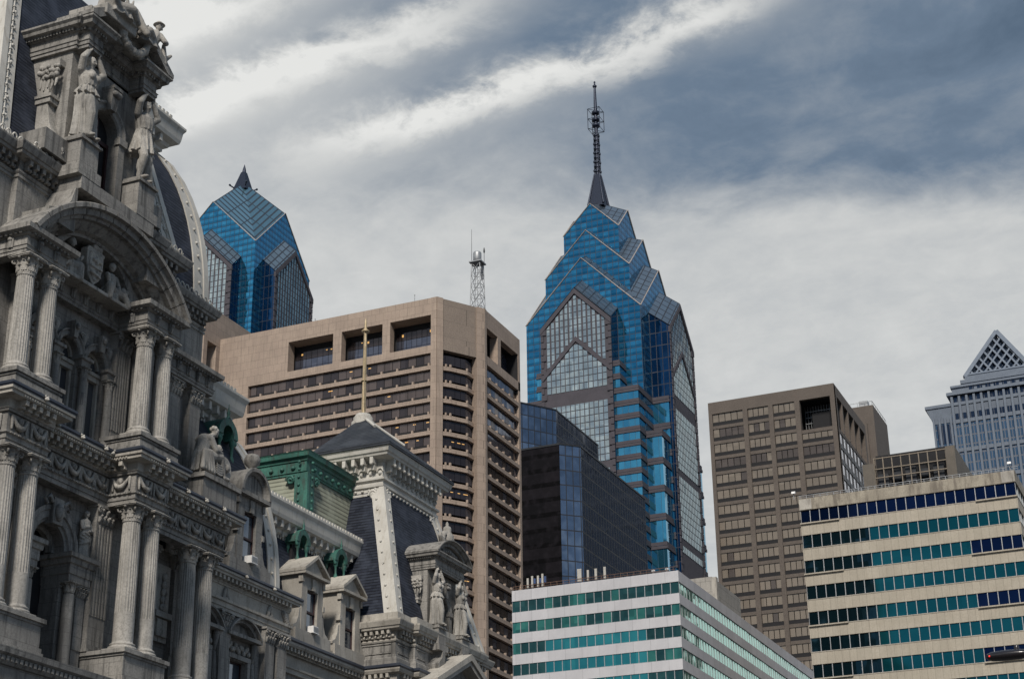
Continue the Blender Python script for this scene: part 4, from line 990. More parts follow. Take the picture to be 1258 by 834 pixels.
m = MB(); m.box(96, 115.3, 64.7, 72, 37.5, 40.1); part('roof_deck', m, SL, roofD)
wing_dormer(105.1, 62.0, 30.7, 1.5, 34.75, 'gable', 65.0); wing_dormer(110.75, 62.0, 30.7, 1.5, 34.75, 'gable', 65.0)
lucarne(105.7, 63.4, 35.95, roofD, .88); lucarne(111.4, 63.4, 35.95, roofD, .88)
m = MB(); m.box(98.9, 113, 61.9, 62.9, 29.76, 29.95); m.box(98.9, 100.5, 62.0, 63.0, 29.96, 31.3); m.extr([(99.5, 62.1, 31.3), (101.2, 62.1, 31.3), (100.3, 62.1, 32.6)], (0, 1.2, 0)); part('parapet', m, PS, CH)

# ---- green copper-framed attic behind the second wing ----------------------
gx, gy, gz = 108.25, 64.75, 46.0
m = MB(); m.box(gx+.3, 119, gy+.3, 76, 39.5, gz-.5); o = part('clapboard_attic', m, MT['clap'], CH)
m = MB(); gp = [(gx+.3, 76), (gx+.3, gy+.3), (119, gy+.3)]
m.sweep(gp, [(-.3, gz-1.75), (.08, gz-1.75), (.08, gz-1.6), (.16, gz-1.55), (.16, gz-.75), (.25, gz-.7), (.28, gz-.5), (.5, gz-.4), (.55, gz-.1), (.62, gz), (-.3, gz+.02)])
m.along(gp, .95, lambda p, d, n: (m.ball((p+n*.2).to_tuple()+(gz-1.2,), (.2, .2, .17), 8, 6)), .5)
part('copper_cornice', m, MT['copper'], o)
m = MB(); m.box(gx-.12, gx+1.0, gy-.12, gy+1.0, 39.5, gz-1.76); m.box(gx-.2, gx+.15, gy-.2, gy+.15, 39.5, gz-1.77)
for k in range(9):
    z = 40.2+.62*k; m.ball((gx+.62, gy-.14, z), .13, 8, 6); m.ball((gx-.14, gy+.62, z), .13, 8, 6)
for sx_, sy_ in ((1, 0), (0, 1)):
    m.tube([(gx+sx_*(1.45+.4*(1-j/18)*math.cos(j*.65)), gy+sy_*(1.45+.4*(1-j/18)*math.cos(j*.65)), gz-2.2+.4*(1-j/18)*math.sin(j*.65)) for j in range(16)], .12, 6)
part('copper_corner_post', m, MT['copper'], o)

# ---- corner pavilion: walls, mansard, bracketed cornice, pyramid roof --------
BP = [(113.05, 76), (113.05, 59.35), (115.3, 59.35), (115.3, 58.85), (126.2, 58.85), (126.2, 59.35), (128.5, 59.35), (128.5, 76)]
m = MB(); m.sweep(BP, [(-.6, 29.8), (.2, 29.8), (.2, 30.3), (.08, 30.4), (.08, 30.55), (0, 30.6), (0, 31.5), (.08, 31.55), (.08, 31.7), (-.6, 31.7)])
for (xa, xb, y_) in ((113.4, 115.1, 59.35), (115.6, 117.0, 58.85), (124.5, 125.9, 58.85)):
    for q in ((xa, xb, 30.7, 30.78), (xa, xb, 31.36, 31.44)): m.box(q[0], q[1], y_-.07, y_-.002, q[2], q[3])
m.box(112.98, 113.048, 59.7, 62.2, 30.7, 30.78); m.box(112.98, 113.048, 59.7, 62.2, 31.36, 31.44)
for sg in (-1, 1):
    m.extr([(120.75+sg*2.2, 57.9, 30.0), (120.75+sg*3.2, 57.9, 30.0), (120.75+sg*3.3, 57.9, 30.6), (120.75+sg*2.6, 57.9, 31.2), (120.75+sg*2.5, 57.9, 31.9), (120.75+sg*2.1, 57.9, 31.9)], (0, .94, 0))
part('attic_wall', m, ST, CH)
base_cornice(BP, 33.3, PS, CH, .48, crest=False)
m = MB(); m.sweep(BP, [(-.8, 33.16), (.35, 33.16), (.3, 33.75), (-.8, 33.8)]); part('parapet', m, PS, CH)
m = MB(); m.sweep(BP, [(-.6, 28.6), (.3, 28.6), (.35, 29.0), (.7, 29.1), (.8, 29.3), (.8, 29.4), (-.6, 29.4)])
m.along(BP, .48, lambda p, d, n: m.obox(p, d, n, .22, .3, .66, 28.75, 29.08), .1); part('cornice', m, PS, CH)
m = MB(); m.sweep(BP, [(-.6, 29.402), (.8, 29.402), (.9, 29.5), (.9, 29.65), (.8, 29.72), (-.6, 29.79)]); part('gutter', m, MT['gutter'], CH)
roofE, insE = mansard(113.0, 128.5, 59.3, 75, 33.7, 45.2, 3.05, 0, SL, CH, 'LR', 1.0)
x0, x1, y0, y1 = 115.95, 125.5, 62.3, 72
FP = [(x0, y1), (x0, y0), (x1, y0), (x1, y1)]
m = MB(); m.sweep(FP, [(-.5, 44.3), (.12, 44.3), (.12, 44.55), (.04, 44.6), (.04, 45.0), (.2, 45.05), (.22, 45.25), (.1, 45.3), (.1, 45.5), (.3, 45.6), (.3, 45.75), (.02, 45.8), (.02, 47.2), (-.5, 47.2)])
m.along(FP, .62, lambda p, d, n: m.ball((p+n*.1).to_tuple()+(44.8,), .12, 8, 6), .2)
for sx_, xx in ((1, x0), (-1, x1)):
    for q in range(2):
        pts = [((xx+sx_*(.75+.42*(1-j/18)*math.cos(j*.65)), y0-.12, 44.4+.42*(1-j/18)*math.sin(j*.65)) if q == 0 else (xx-sx_*.12, y0+.75+.42*(1-j/18)*math.cos(j*.65), 44.4+.42*(1-j/18)*math.sin(j*.65))) for j in range(16)]
        m.tube(pts, .12, 6)
part('frieze', m, PA, roofE)
m = MB(); m.sweep(FP, [(-.5, 47.202), (.1, 47.202), (.15, 47.35), (.85, 47.45), (.9, 47.6), (1.02, 47.7), (1.1, 48.0), (1.16, 48.1), (-.5, 48.1)])
m.along(FP, .86, lambda p, d, n: (m.obox(p, d, n, .3, .1, .8, 46.9, 47.44), m.obox(p, d, n, .24, .03, .5, 46.4, 46.91), m.ball((p+n*.8).to_tuple()+(46.85,), .14, 8, 6)), .2)
def archlet(p, d, n):
    q = p+d*.43
    m.tube([(q.x+d.x*.27*math.cos(t)+n.x*.08, q.y+d.y*.27*math.cos(t)+n.y*.08, 46.3+.3*math.sin(t)) for t in [PI*k/8 for k in range(9)]], .07, 6)
    q2 = q+n*.06; m.ball((q2.x, q2.y, 46.2), .15, 8, 6)
m.along(FP, .86, archlet, .2); part('cornice', m, PA, roofE)
cxp, cyp = 120.65, 66.8
m = MB(); e0 = [(114.7, 61.05), (126.7, 61.05), (126.7, 68.4), (114.7, 68.4)]
m.frustum(e0, 48.12, e0, 48.36); q = .75
e1 = [(cxp+(x_-cxp)*.11, cyp+(y_-cyp)*.11) for x_, y_ in e0]; m.frustum(e0, 48.361, e1, 52.75)
o = part('pyramid_roof', m, MT['slatelight'], CH)
for (x_, y_) in (e0[0], e0[1]):
    m = MB(); a_ = (cxp+(x_-cxp)*.11, cyp+(y_-cyp)*.11); b_ = (cxp+(x_-cxp)*.45, cyp+(y_-cyp)*.45)
    m.tube([(a_[0], a_[1], 52.8), (b_[0], b_[1], 48.36+4.39*(.55/.89)+.1)], [.13, .13], 6)
    part('hip_rib', m, PA, o)
m = MB(); m.lathe((cxp, cyp, 52.4), [(1.0, 0), (1.0, .35), (.8, .5), (.85, .75), (.7, .95), (.62, 1.1), (.1, 1.25)], 20); part('finial_base', m, MT['palewhite'], o)
caryatid_dormer(120.45, 58.7, 33.75, .78, 'segmental', 62.2)
m = MB()       # crest over the round pediment
for q in range(9):
    t = PI*q/8; m.ball((120.3+.85*math.cos(t), 58.6, 41.2+.55*math.sin(t)), .27, 8, 6)
m.lathe((120.3, 58.6, 41.1), [(.5, 0), (.55, .5), (.3, .8), (.36, 1.0), (.3, 1.2), (.1, 1.35), (.14, 1.5), (.02, 1.7)], 12)
for sg in (-1, 1): m.cap((120.3+sg*.9, 58.6, 41.0), (120.3+sg*1.3, 58.6, 41.3), .3, .16, 8)
part('carved_crest', m, CV, CH)
# steep pediment projecting below
m = MB(); cx = 120.75; hw = 6.1; az = 31.85; ez = 28.85
for sg in (-1, 1):
    m.extr([(cx, 56.6, az), (cx+sg*hw, 56.6, ez), (cx+sg*hw, 56.6, ez-.45), (cx, 56.6, az-.5)], (0, 2.3, 0)); m.extr([(cx, 56.75, az-.52), (cx+sg*(hw-.2), 56.75, ez-.42), (cx+sg*(hw-.2), 56.75, ez-.75), (cx, 56.75, az-.9)], (0, 2.0, 0))
o = part('pediment', m, PS, CH)
m = MB(); m.extr([(cx-hw+.3, 57.7, ez-.6), (cx+hw-.3, 57.7, ez-.6), (cx, 57.7, az-.7)], (0, 1.0, 0)); m.box(cx-hw+.2, cx+hw-.2, 57.3, 58.8, 20, ez-.62); part('tympanum', m, ST, o)

# ---- bell tower rising from the court (beyond the left edge of the view) ------
m = MB(); tw = [(46, 79), (73, 79), (73, 106), (46, 106)]
m.prism(tw, 0, 88)
for k in range(5):
    z = 30+k*12; m.box(45.4, 73.6, 78.4, 78.99, z, z+1); m.box(45.4, 45.99, 79, 106, z, z+1); m.box(73.01, 73.6, 79, 106, z, z+1)
m.box(45, 74, 78, 107, 88.01, 90); m.box(49, 70, 82, 103, 90.01, 112); m.frustum([(50, 83), (69, 83), (69, 102), (50, 102)], 112.01, [(57, 90), (62, 90), (62, 95), (57, 95)], 150)
part('bell_tower', m, AS, CH)

# ================================================================== things standing on or in City Hall
# flagpole
fx, fy = 120.6, 66.75
f_ = thing('flagpole', (fx, fy, 53.5), 'tall gilded flagpole with a small ball top rising from the slate pyramid roof', 'flagpole')
m = MB(); m.lathe((fx, fy, 53.45), [(.19, 0), (.17, 3), (.13, 7.6), (.10, 8.6)], 12); part('pole', m, MT['gold'], f_)
m = MB(); m.lathe((fx, fy, 61.1), [(.1, 0), (.34, .1), (.34, .2), (.15, .35), (.1, .5)], 12); m.lathe((fx, fy, 61.6), [(.12, 0), (.09, .6), (.01, .95)], 10); m.ball((fx, fy, 56.6), (.3, .3, .1), 10, 6); part('truck', m, MT['gold'], f_)
m = MB(); m.tube([(fx-.55, fy-.3, 53.9), (fx-.3, fy-.15, 57.5), (fx-.2, fy, 61.1)], .025, 5); part('halyard', m, MT['gold'], f_)

# seated mourner beside the pavilion, on its block
sx0 = 83.5; sy0 = 57.0; sz = 35.35
t = thing('seated_statue', (sx0, sy0, 33.5), 'carved stone figure seated hunched forward with a shield, on a block above the cornice', 'statue')
m = MB(); m.box(82.2, 85.9, 56.35, 58.0, 33.52, 34.8); m.box(82.0, 86.1, 56.15, 58.0, 34.802, 35.08); m.box(82.3, 85.8, 56.4, 58.0, 35.082, 35.32); part('plinth', m, ST, t)
m = MB(); X = lambda a, b, c: (82.5+a*1.18, sy0+b, 35.3+c*1.06)
robe(m, X(.45, .1, 0), 35.3, 36.9, [(0, .95, .6), (.4, .85, .6), (.8, .7, .5), (1, .5, .4)], 9, .12)
m.cap(X(.3, .1, 1.1), X(.45, .05, 2.0), .48, .5, 14); m.cap(X(.42, -.3, 2.15), X(.5, .45, 2.15), .26, .26); m.cap(X(.62, 0, 2.2), X(.95, -.1, 2.5), .22, .18)
head(m, X(1.12, -.18, 2.72), .62, (.8, -.35, -.75))
for q in range(7): m.ball(X(1.02+.1*math.cos(q), -.18+.12*math.sin(q*2), 2.93+.05*math.sin(q*3)), .16, 7, 5)
limb(m, [X(.4, -.35, 1.0), X(1.3, -.5, 1.2), X(1.75, -.5, .12)], [.38, .29, .16]); m.cap(X(1.72, -.55, .1), X(2.05, -.65, .08), .14, .1)
limb(m, [X(.5, .35, 1.0), X(1.6, .2, 1.05), X(2.2, .1, .1)], [.38, .27, .15]); m.cap(X(2.2, .1, .1), X(2.5, 0, .08), .14, .1)
limb(m, [X(.5, -.42, 2.1), X(.75, -.62, 1.45), X(1.3, -.6, 1.45)], [.22, .18, .13]); hand(m, X(1.3, -.6, 1.42), (.9, 0, -.5), .3)
limb(m, [X(.6, .4, 2.1), X(.95, .2, 1.5), X(1.15, -.15, 1.75)], [.22, .18, .13]); hand(m, X(1.15, -.15, 1.75), (.4, -.3, .8), .3)
head(m, X(1.5, -.25, 1.85), .5, (.5, -1, -.2)); m.cap(X(1.45, -.2, 1.0), X(1.48, -.22, 1.5), .26, .2)
m.add(*[(lambda n: ([X(1.9+.62*math.cos(2*PI*i/n), -.45+dy, .75+.72*math.sin(2*PI*i/n)) for dy in (0, .2) for i in range(n)], [[i, (i+1) % n, n+(i+1) % n, n+i] for i in range(n)]+[list(range(n))[::-1], [n+i for i in range(n)]]))(20)][0])
m.ball(X(1.9, -.5, .75), .3, 10, 8)
for q in range(5): m.cap(X(-.15+.1*q, -.5-.05*q, 1.2), X(-.35+.25*q, -.62, .1), .13, .17, 7)
for q in range(5): m.tube([X(1.2+.3*math.cos(s_), -.6, .2+.14*q+.1*math.sin(s_)) for s_ in (PI, PI*1.25, PI*1.5, PI*1.75, 2*PI)], .07, 6)
sculpt('figure', m, CV, t, .033)

def air_con(x, y, z, label):
    a = thing('air_conditioner', (x, y, z), label, 'air conditioner', 'window air conditioners on the mansard roof')
    m = MB(); m.box(x-.36, x+.36, y-.42, y+.25, z, z+.5); m.box(x-.39, x+.39, y-.46, y-.40, z-.02, z+.03); part('case', m, MT['white'], a)
    m = MB()
    for k in range(6): m.box(x-.30, x+.30, y-.45, y-.425, z+.08+k*.065, z+.115+k*.065)
    part('grille', m, MT['galv'], a)
air_con(93.35, 60.0, 32.62, 'white window air conditioner in the round-headed dormer window'); air_con(105.2, 62.1, 30.72, 'white window air conditioner in the left of the two gabled dormers')
# ================================================================== towers beyond
def rect_wall(m, o, ux, w_, z0, z1, mi=None):
    a = Vector(o); b = a+Vector(ux)*w_
    m.poly([(a.x, a.y, z0), (b.x, b.y, z0), (b.x, b.y, z1), (a.x, a.y, z1)], mi)
class Face:
    """a vertical wall plane: origin at its left end seen from outside, u along it to the right, n outward"""
    def __init__(s, o, u): s.o = Vector(o); s.u = Vector(u).normalized(); s.n = Vector((s.u.y, -s.u.x))
    def p(s, u, d, z): q = s.o+s.u*u+s.n*d; return (q.x, q.y, z)
    def box(s, m, u0, u1, d0, d1, z0, z1, mi=None):
        m.prism([s.p(u0, d0, 0)[:2], s.p(u1, d0, 0)[:2], s.p(u1, d1, 0)[:2], s.p(u0, d1, 0)[:2]], z0, z1, mi)
    def quad(s, m, u0, u1, d, z0, z1, mi=None, tilt=0.0):
        t = [random.uniform(-tilt, tilt) for _ in range(3)]
        m.poly([s.p(u0, d, z0), s.p(u1, d+t[0], z0), s.p(u1, d+t[0]+t[1], z1), s.p(u0, d+t[1], z1)], mi)

# ---------------------------------------------------------------- beige precast tower with banded windows
PC = stone('beige_precast', (.345, .27, .215), (.295, .23, .185), dirt=(.15, .122, .10), dirt_amt=.5, fine=6, joint=(1.62, 1.525, .045), bmp=.12, streak=.12, thr=(.48, .74), grain=.55)
PCd = stone('grey_precast', (.235, .19, .155), (.21, .17, .14), dirt=(.15, .12, .1), dirt_amt=.25, fine=6, joint=(3.2, 3.05, .05), bmp=.1)
HG = [glass('ribbon_glass_dark', (.05, .042, .045), .6, .1, tilt=.02, var=.5), glass('ribbon_glass_brown', (.125, .098, .09), .6, .16, tilt=.02, var=.4), glass('ribbon_glass_blue', (.10, .11, .145), .7, .08, tilt=.02), MT['void']]
lamp_m, lt_, lb_ = new_mat('office_lamp'); lb_.inputs['Emission Color'].default_value = (1, .55, .16, 1); lb_.inputs['Emission Strength'].default_value = .75; lb_.inputs['Base Color'].default_value = (.3, .2, .1, 1)
HT = thing('office_tower', (250, 124, 0), 'broad beige precast office tower with a cut-off corner and long bands of dark windows', 'building')
topz = 129.25; N0 = 118.55
E_ = Face((250, 169.5), (0, -1)); Nf = Face((258.35, N0), (1, 0))
core = [(250.0, 169.4), (250.0, 123.97), (258.35, N0), (274.5, N0), (274.5, 150), (268, 169.4)]
def inset_prism(m, pts, d, z0, z1):
    c = Vector((262, 145)); m.prism([((Vector(p)-c)*(1-d)+c).to_tuple() for p in pts], z0, z1)
m = MB(); inset_prism(m, core, .085, 0, 118.55); part('core', m, MT['void'], HT)
m = MB(); uL, uR = 169.5-162.8, 169.5-125.1; Wn = 16.1
# solid end panel, piers, parapet, loggia frame
E_.box(m, 0, uL, -2.2, 0, 0, 120.05); E_.box(m, uR, 45.5, -2.0, .12, 0, topz-.02); E_.box(m, 0, 45.49, -1.2, 0, 125.95, topz)
E_.box(m, 0, 15.0, -2.2, 0, 120.051, 125.949)
lg = [(15.0, 24.44), (26.2, 34.6), (36.15, uR)]
E_.box(m, 24.44, 26.2, -1.6, 0, 120.051, 125.949); E_.box(m, 34.6, 36.15, -1.6, 0, 120.051, 125.949)
E_.box(m, uL, uR, -3.5, 0, 118.6, 120.05); E_.box(m, 15.0, uR, -3.5, -.3, 125.951, 126.4)
Nf.box(m, 0, .85, -2.0, .12, 0, topz-.02); Nf.box(m, .85, Wn, -1.2, 0, 125.9, topz); Nf.box(m, .85, Wn, -3.5, 0, 118.7, 120.4)
Nf.box(m, 5.9, 7.3, -1.6, 0, 120.401, 125.899); Nf.box(m, Wn-.85, Wn, -1.6, 0, 0, 125.899)
part('frame', m, PC, HT)
# chamfer: solid upper panel and two corner piers
c0, c1 = Vector((250, 123.97)), Vector((258.35, N0)); Cf = Face(c0, c1-c0); CL = (c1-c0).length
m = MB(); Cf.box(m, 0, 1.25, -1.6, .1, 0, topz-.01); Cf.box(m, CL-1.65, CL, -1.6, .1, 0, topz-.01); part('corner_pier', m, PC, HT)
m = MB(); Cf.box(m, 1.251, CL-1.651, -1.2, -.15, 121.0, topz-.02); Cf.box(m, 1.251, CL-1.651, -1.2, -.05, 119.3, 120.99); part('corner_panel', m, PCd, HT)
pitch_ = 3.05
bay = [Cf.p(1.25, -.35, 0)[:2], Cf.p(2.9, -.05, 0)[:2], Cf.p(CL-3.6, -.05, 0)[:2], Cf.p(CL-1.65, -1.1, 0)[:2]]
for k in range(24):
    zt = 118.53-k*pitch_; zb = zt-2.32
    ms = MB()
    if k > 0 or True:
        E_.box(ms, uL, uR, -1.3, 0, zb-(pitch_-2.32), zb); Nf.box(ms, .85, Wn-.85, -1.3, 0, zb-(pitch_-2.32), zb)
        ms.sweep(bay, [(-1.0, zb-(pitch_-2.32)), (.12, zb-(pitch_-2.32)), (.12, zb), (-1.0, zb)])
    mp = ms
    mw = MB(); npan = 24; pw = (uR-uL)/npan
    for i in range(npan):
        E_.quad(mw, uL+i*pw, uL+(i+1)*pw-.08, -.55, zb+.62, zt-.02, random.choice([1, 1, 1, 0, 0]), .02)
    nn = 9; pw = (Wn-1.7)/nn
    for i in range(nn): Nf.quad(mw, .85+i*pw, .85+(i+1)*pw-.08, -.55, zb+.62, zt-.02, random.choice([2, 2, 1]) if k < 6 else random.choice([0, 1, 2, 0]), .02)  # north panes: darker mix in the lower rows stands in for reflections
    for i in range(3):
        a, b = Vector(bay[i]), Vector(bay[i+1]); f = Face(a, b-a); L = (b-a).length; nq = (2, 3, 2)[i]
        for q in range(nq): f.quad(mw, L*q/nq, L*(q+1)/nq-.06, -.35, zb+.55, zt-.02, 2 if i == 2 else 0, .01)
    E_.box(mw, uL, uR, -1.0, -.58, zb, zb+.6, 3); Nf.box(mw, .85, Wn-.85, -1.0, -.58, zb, zb+.6, 3)
    part('ribbon_window', mw, HG, HT)
    for i in range(12): E_.box(mp, uL+(i+.85)*(uR-uL)/12-.16, uL+(i+.85)*(uR-uL)/12+.16, -.5, -.06, zb-.01, zb+.52)
    for i in range(5): Nf.box(mp, .85+(i+.7)*(Wn-1.7)/5-.13, .85+(i+.7)*(Wn-1.7)/5+.13, -.5, -.06, zb-.01, zb+.5)
    for i in range(1, 3): q = Vector(bay[i]); mp.box(q.x-.17, q.x+.17, q.y-.17, q.y+.17, zb-.01, zb+.5)
    q = (Vector(bay[0])+Vector(bay[1]))/2; mp.box(q.x-.15, q.x+.15, q.y-.15, q.y+.15, zb-.01, zb+.5)
    part('spandrel', mp, PC, HT)
    if k in (0, 1, 2, 4, 5, 8, 13):
        for i in range(random.choice((1, 2, 3))):
            u = random.uniform(uL+14, uR-1); ml = MB(); E_.box(ml, u, u+.55, -.535, -.53, zt-.62, zt-.48); part('ceiling_lamp', ml, lamp_m, HT)
        if k in (8, 5, 13):
            for i in range(4): u = random.uniform(3, CL-3); ml = MB(); Cf.box(ml, u, u+.5, -.33, -.32, zt-.9, zt-.78); part('ceiling_lamp', ml, lamp_m, HT)
for a, b in lg:
    mw = MB(); npan = 8
    for i in range(npan):
        for j in range(3): E_.quad(mw, a+(b-a)*i/npan, a+(b-a)*(i+1)/npan-.07, -2.6, 120.06+j*1.55, 120.06+(j+1)*1.55-.08, 2 if j < 2 else 0, .02)
    o = part('loggia_window', mw, HG, HT)
    for i in range(3): u = random.uniform(a+.5, b-.5); ml = MB(); E_.box(ml, u, u+.35, -2.58, -2.57, 123.6+random.random()*.6, 124.3); part('ceiling_lamp', ml, lamp_m, o)
for a, b in ((.85, 5.9), (7.3, Wn-.85)):
    mw = MB()
    for i in range(3):
        for j in range(3): Nf.quad(mw, a+(b-a)*i/3, a+(b-a)*(i+1)/3-.06, -2.2, 120.41+j*1.7, 120.41+(j+1)*1.7-.08, 2)
    part('loggia_window', mw, HG, HT)
m = MB(); E_.box(m, 14.5, uR+.2, -5.5, -2.9, 118, 126.5); Nf.box(m, .85, Wn-.2, -5.5, -2.5, 118, 126.5); inset_prism(m, core, .02, 126.42, 126.9); m.box(273.3, 274.3, N0+.1, N0+5, 118, 126.2); part('loggia_back', m, MT['void'], HT)
m = MB(); Sx = Face((274.5, N0+1.2), (1, 0))
for k in range(26):
    zt = 120.0-k*pitch_; Sx.box(m, 0, 2.2, -8, 0, zt-.75, zt); Sx.box(m, .2, 2.0, -7.8, -.5, zt-pitch_, zt-.752, 1)
part('stepped_wing', m, [PC, MT['void']], HT)
m = MB(); m.box(244.6, 262, 169.5, 205, 0, 121.0); m.box(244.6, 262, 169.5, 205, 127.5, 134.6); m.box(244.6, 245.8, 169.5, 171, 121.01, 127.49); m.box(248.8, 262, 169.52, 205, 121.01, 127.49); m.box(246.5, 248.7, 172, 204, 121.01, 127.49, 1)
part('south_wing', m, [PC, MT['void']], HT)
# lattice mast on that roof, and two thin aerials
mx, my = 264.3, 122.6
t = thing('lattice_mast', (mx, my, topz), 'steel lattice mast with a drum on top standing on the beige tower roof', 'mast')
m = MB(); hb, ht = 1.15, .85; z0, z1 = topz-1.2, 141.7
cs = [(-1, -1), (1, -1), (1, 1), (-1, 1)]
def mp_(i, z): k = hb+(ht-hb)*(z-z0)/(z1-z0); return (mx+cs[i % 4][0]*k, my+cs[i % 4][1]*k, z)
for i in range(4): m.tube([mp_(i, z0), mp_(i, z1)], .09, 6)
nb = 6
for b in range(nb):
    za, zb = z0+(z1-z0)*b/nb, z0+(z1-z0)*(b+1)/nb
    for i in range(4):
        m.tube([mp_(i, za), mp_(i+1, zb)], .05, 5); m.tube([mp_(i+1, za), mp_(i, zb)], .05, 5)
        m.tube([mp_(i, zb), mp_(i+1, zb)], .05, 5)
m.tube([(mx, my, z0), (mx, my, z1)], .07, 6); m.box(mx+.9, mx+1.25, my-.7, my-.3, 138.8, 141.6); part('lattice', m, MT['galv'], t)
m = MB(); m.box(mx-1.25, mx+1.25, my-1.25, my+1.25, z1, z1+.22); m.lathe((mx-.1, my, z1+.22), [(.55, 0), (.75, .4), (.8, .5), (.8, 1.9), (.72, 2.1), (.02, 2.2)], 16); part('drum', m, MT['galv'], t)
m = MB(); m.tube([(mx-1.1, my+.7, z1), (mx-1.1, my+.7, 148.6)], [.05, .03], 5); m.tube([(mx+.85, my-1.0, z1), (mx+.85, my-1.0, 144.2)], .05, 5); m.lathe((mx+.85, my-1.0, 144.2), [(.14, 0), (.18, .4), (.1, .9), (.01, 1.1)], 8); part('whip_aerials', m, MT['dkmetal'], t)
for lab, px_, py_, hh in (('short thin aerial at the left of the beige tower roof', 252.5, 150.5, 1.6), ('short thin aerial at the middle of the beige tower roof', 252.0, 129.5, 2.2)):
    m = MB(); m.tube([(px_, py_, topz), (px_, py_, topz+hh)], .06, 5); m.ball((px_, py_, topz+hh), .12, 6, 5); m.box(px_-.15, px_+.15, py_-.15, py_+.15, topz-.01, topz+.1)
    solo('aerial', m, MT['galv'], lab, 'aerial', (px_, py_, topz))

# ---------------------------------------------------------------- banded white block with green glass
GWm = stone('grey_white_panel', (.46, .455, .47), (.42, .415, .43), dirt=(.33, .32, .33), dirt_amt=.35, fine=5, bmp=.05, grain=.2, joint=(2.52, 40, .04))
GG = [glass('green_glass', (.032, .155, .135), .75, .06, tilt=.05, var=.55), glass('dark_green_glass', (.014, .062, .066), .7, .06, tilt=.05, var=.5), glass('teal_glass', (.02, .175, .20), .75, .06, tilt=.015, var=.15), glass('pale_green_glass', (.30, .56, .48), .8, .07, tilt=.03, var=.2)]
GB = thing('banded_office_block', (220, 71.6, 0), 'pale grey office block banded with green and teal ribbon windows, roof aerials on its parapet', 'building')
x0, y0, y1, x1, zt = 220.0, 71.65, 96.8, 293.4, 65.1
Ef = Face((x0, y1), (0, -1)); Nf2 = Face((x0, y0), (1, 0)); EW, NW = y1-y0, x1-x0
m = MB(); m.box(x0+1.2, x1-1, y0+1.2, y1-1, 0, zt-1); part('core', m, MT['void'], GB)
levels = [(zt-1.6-k*3.03) for k in range(8)]
m = MB(); m.sweep([(x1, y1), (x0, y1), (x0, y0), (x1, y0)], [(-1.1, zt-1.55), (0, zt-1.55), (0, zt), (-.4, zt), (-.4, zt-.35), (-1.1, zt-.35)]); part('parapet', m, GWm, GB)
for k, zl in enumerate(levels):
    zb = zl-1.62
    m = MB(); m.sweep([(x1, y1), (x0, y1), (x0, y0), (x1, y0)], [(-1.1, zb-1.41), (0, zb-1.41), (0, zb), (-1.1, zb)]); part('spandrel', m, GWm, GB)
    m = MB(); npn = 20; pw = EW/npn
    for i in range(npn):
        teal = (k == 2 and 4 <= i < 16) or (k == 3 and 4 <= i < 16) or (k == 4 and 3 <= i < 16)
        mi = 2 if teal else (0 if random.random() < (.55 if k in (1,) else .3) else 1)
        Ef.quad(m, i*pw+.06, (i+1)*pw-.06, -.14, zb+.05, zl, mi, .006 if teal else .02)
    npn2 = 58; pw2 = NW/npn2
    for i in range(npn2): Nf2.quad(m, i*pw2+.05, (i+1)*pw2-.05, -.14, zb+.05, zl, 3, .012)
    o = part('ribbon_window', m, GG, GB)
    m = MB()
    for i in range(npn+1): Ef.box(m, max(0, i*pw-.05), min(EW, i*pw+.05), -.2, -.09, zb+.002, zl+.06)
    for i in range(1, npn2+1): Nf2.box(m, i*pw2-.04, i*pw2+.04, -.2, -.09, zb+.002, zl+.06)
    Ef.box(m, 0, EW, -.21, -.11, zb+.003, zb+.09); Nf2.box(m, 0, NW, -.21, -.11, zb+.003, zb+.09)
    part('mullions', m, MT['galv'], o)
m = MB(); m.box(x0, x1, y0, y1, 0, levels[-1]-3.1); part('lower_wall', m, GWm, GB)
m = MB()
for k in range(26): m.tube([(x0+.6, y1-k*.97, zt), (x0+.6, y1-k*.97, zt+.75)], .03, 5)
m.tube([(x0+.6, y1, zt+.75), (x0+.6, y0+.5, zt+.75)], .035, 5); m.tube([(x0+.6, y1, zt+.4), (x0+.6, y0+.5, zt+.4)], .025, 5); part('railing', m, plain('rusty_rail', (.16, .09, .06), .8), GB)
m = MB(); m.box(244.0, 258.8, 74.2, 85, zt-.4, 70.4); part('penthouse', m, stone('concrete_panels', (.33, .31, .28), (.28, .265, .24), joint=(1.6, 1.7, .06), dirt_amt=.5), GB)
m = MB(); m.box(244.0, 244.9, 73.5, 74.19, zt-.4, 70.3); m.box(240.5, 243.9, 74.5, 78, zt-.4, 67); part('vent_stack', m, PS, GB)
def panel_aerial(x, y, wd, h, label, dark=False):
    t = thing('panel_aerial', (x, y, zt), label, 'aerial', 'panel aerials on the green-glass block')
    m = MB(); m.tube([(x, y, zt), (x, y, zt+h+.25)], .05, 6); part('pole', m, MT['galv'], t)
    m = MB(); m.box(x-.22, x-.06, y-wd/2, y+wd/2, zt+.35, zt+h+.3); part('panel', m, MT['palewhite'], t)
    if dark: m = MB(); m.box(x-.2, x+.1, y-wd/2-.35, y-wd/2-.1, zt+.9, zt+h-.1); part('radio_unit', m, plain('blue_box', (.03, .06, .16), .5), t)
ys = [94.6, 93.9, 93.0, 92.3]; hs = [1.5, 1.75, 1.7, 1.9]
for i in range(4): panel_aerial(x0+.9, ys[i], .28, hs[i], ('white panel aerial, first from the left of the row above the green ribbon windows', 'white panel aerial, second from the left of the row above the green ribbon windows', 'white panel aerial, third from the left of the row above the green ribbon windows', 'white panel aerial, fourth from the left, last of the left-hand cluster')[i], i > 0)
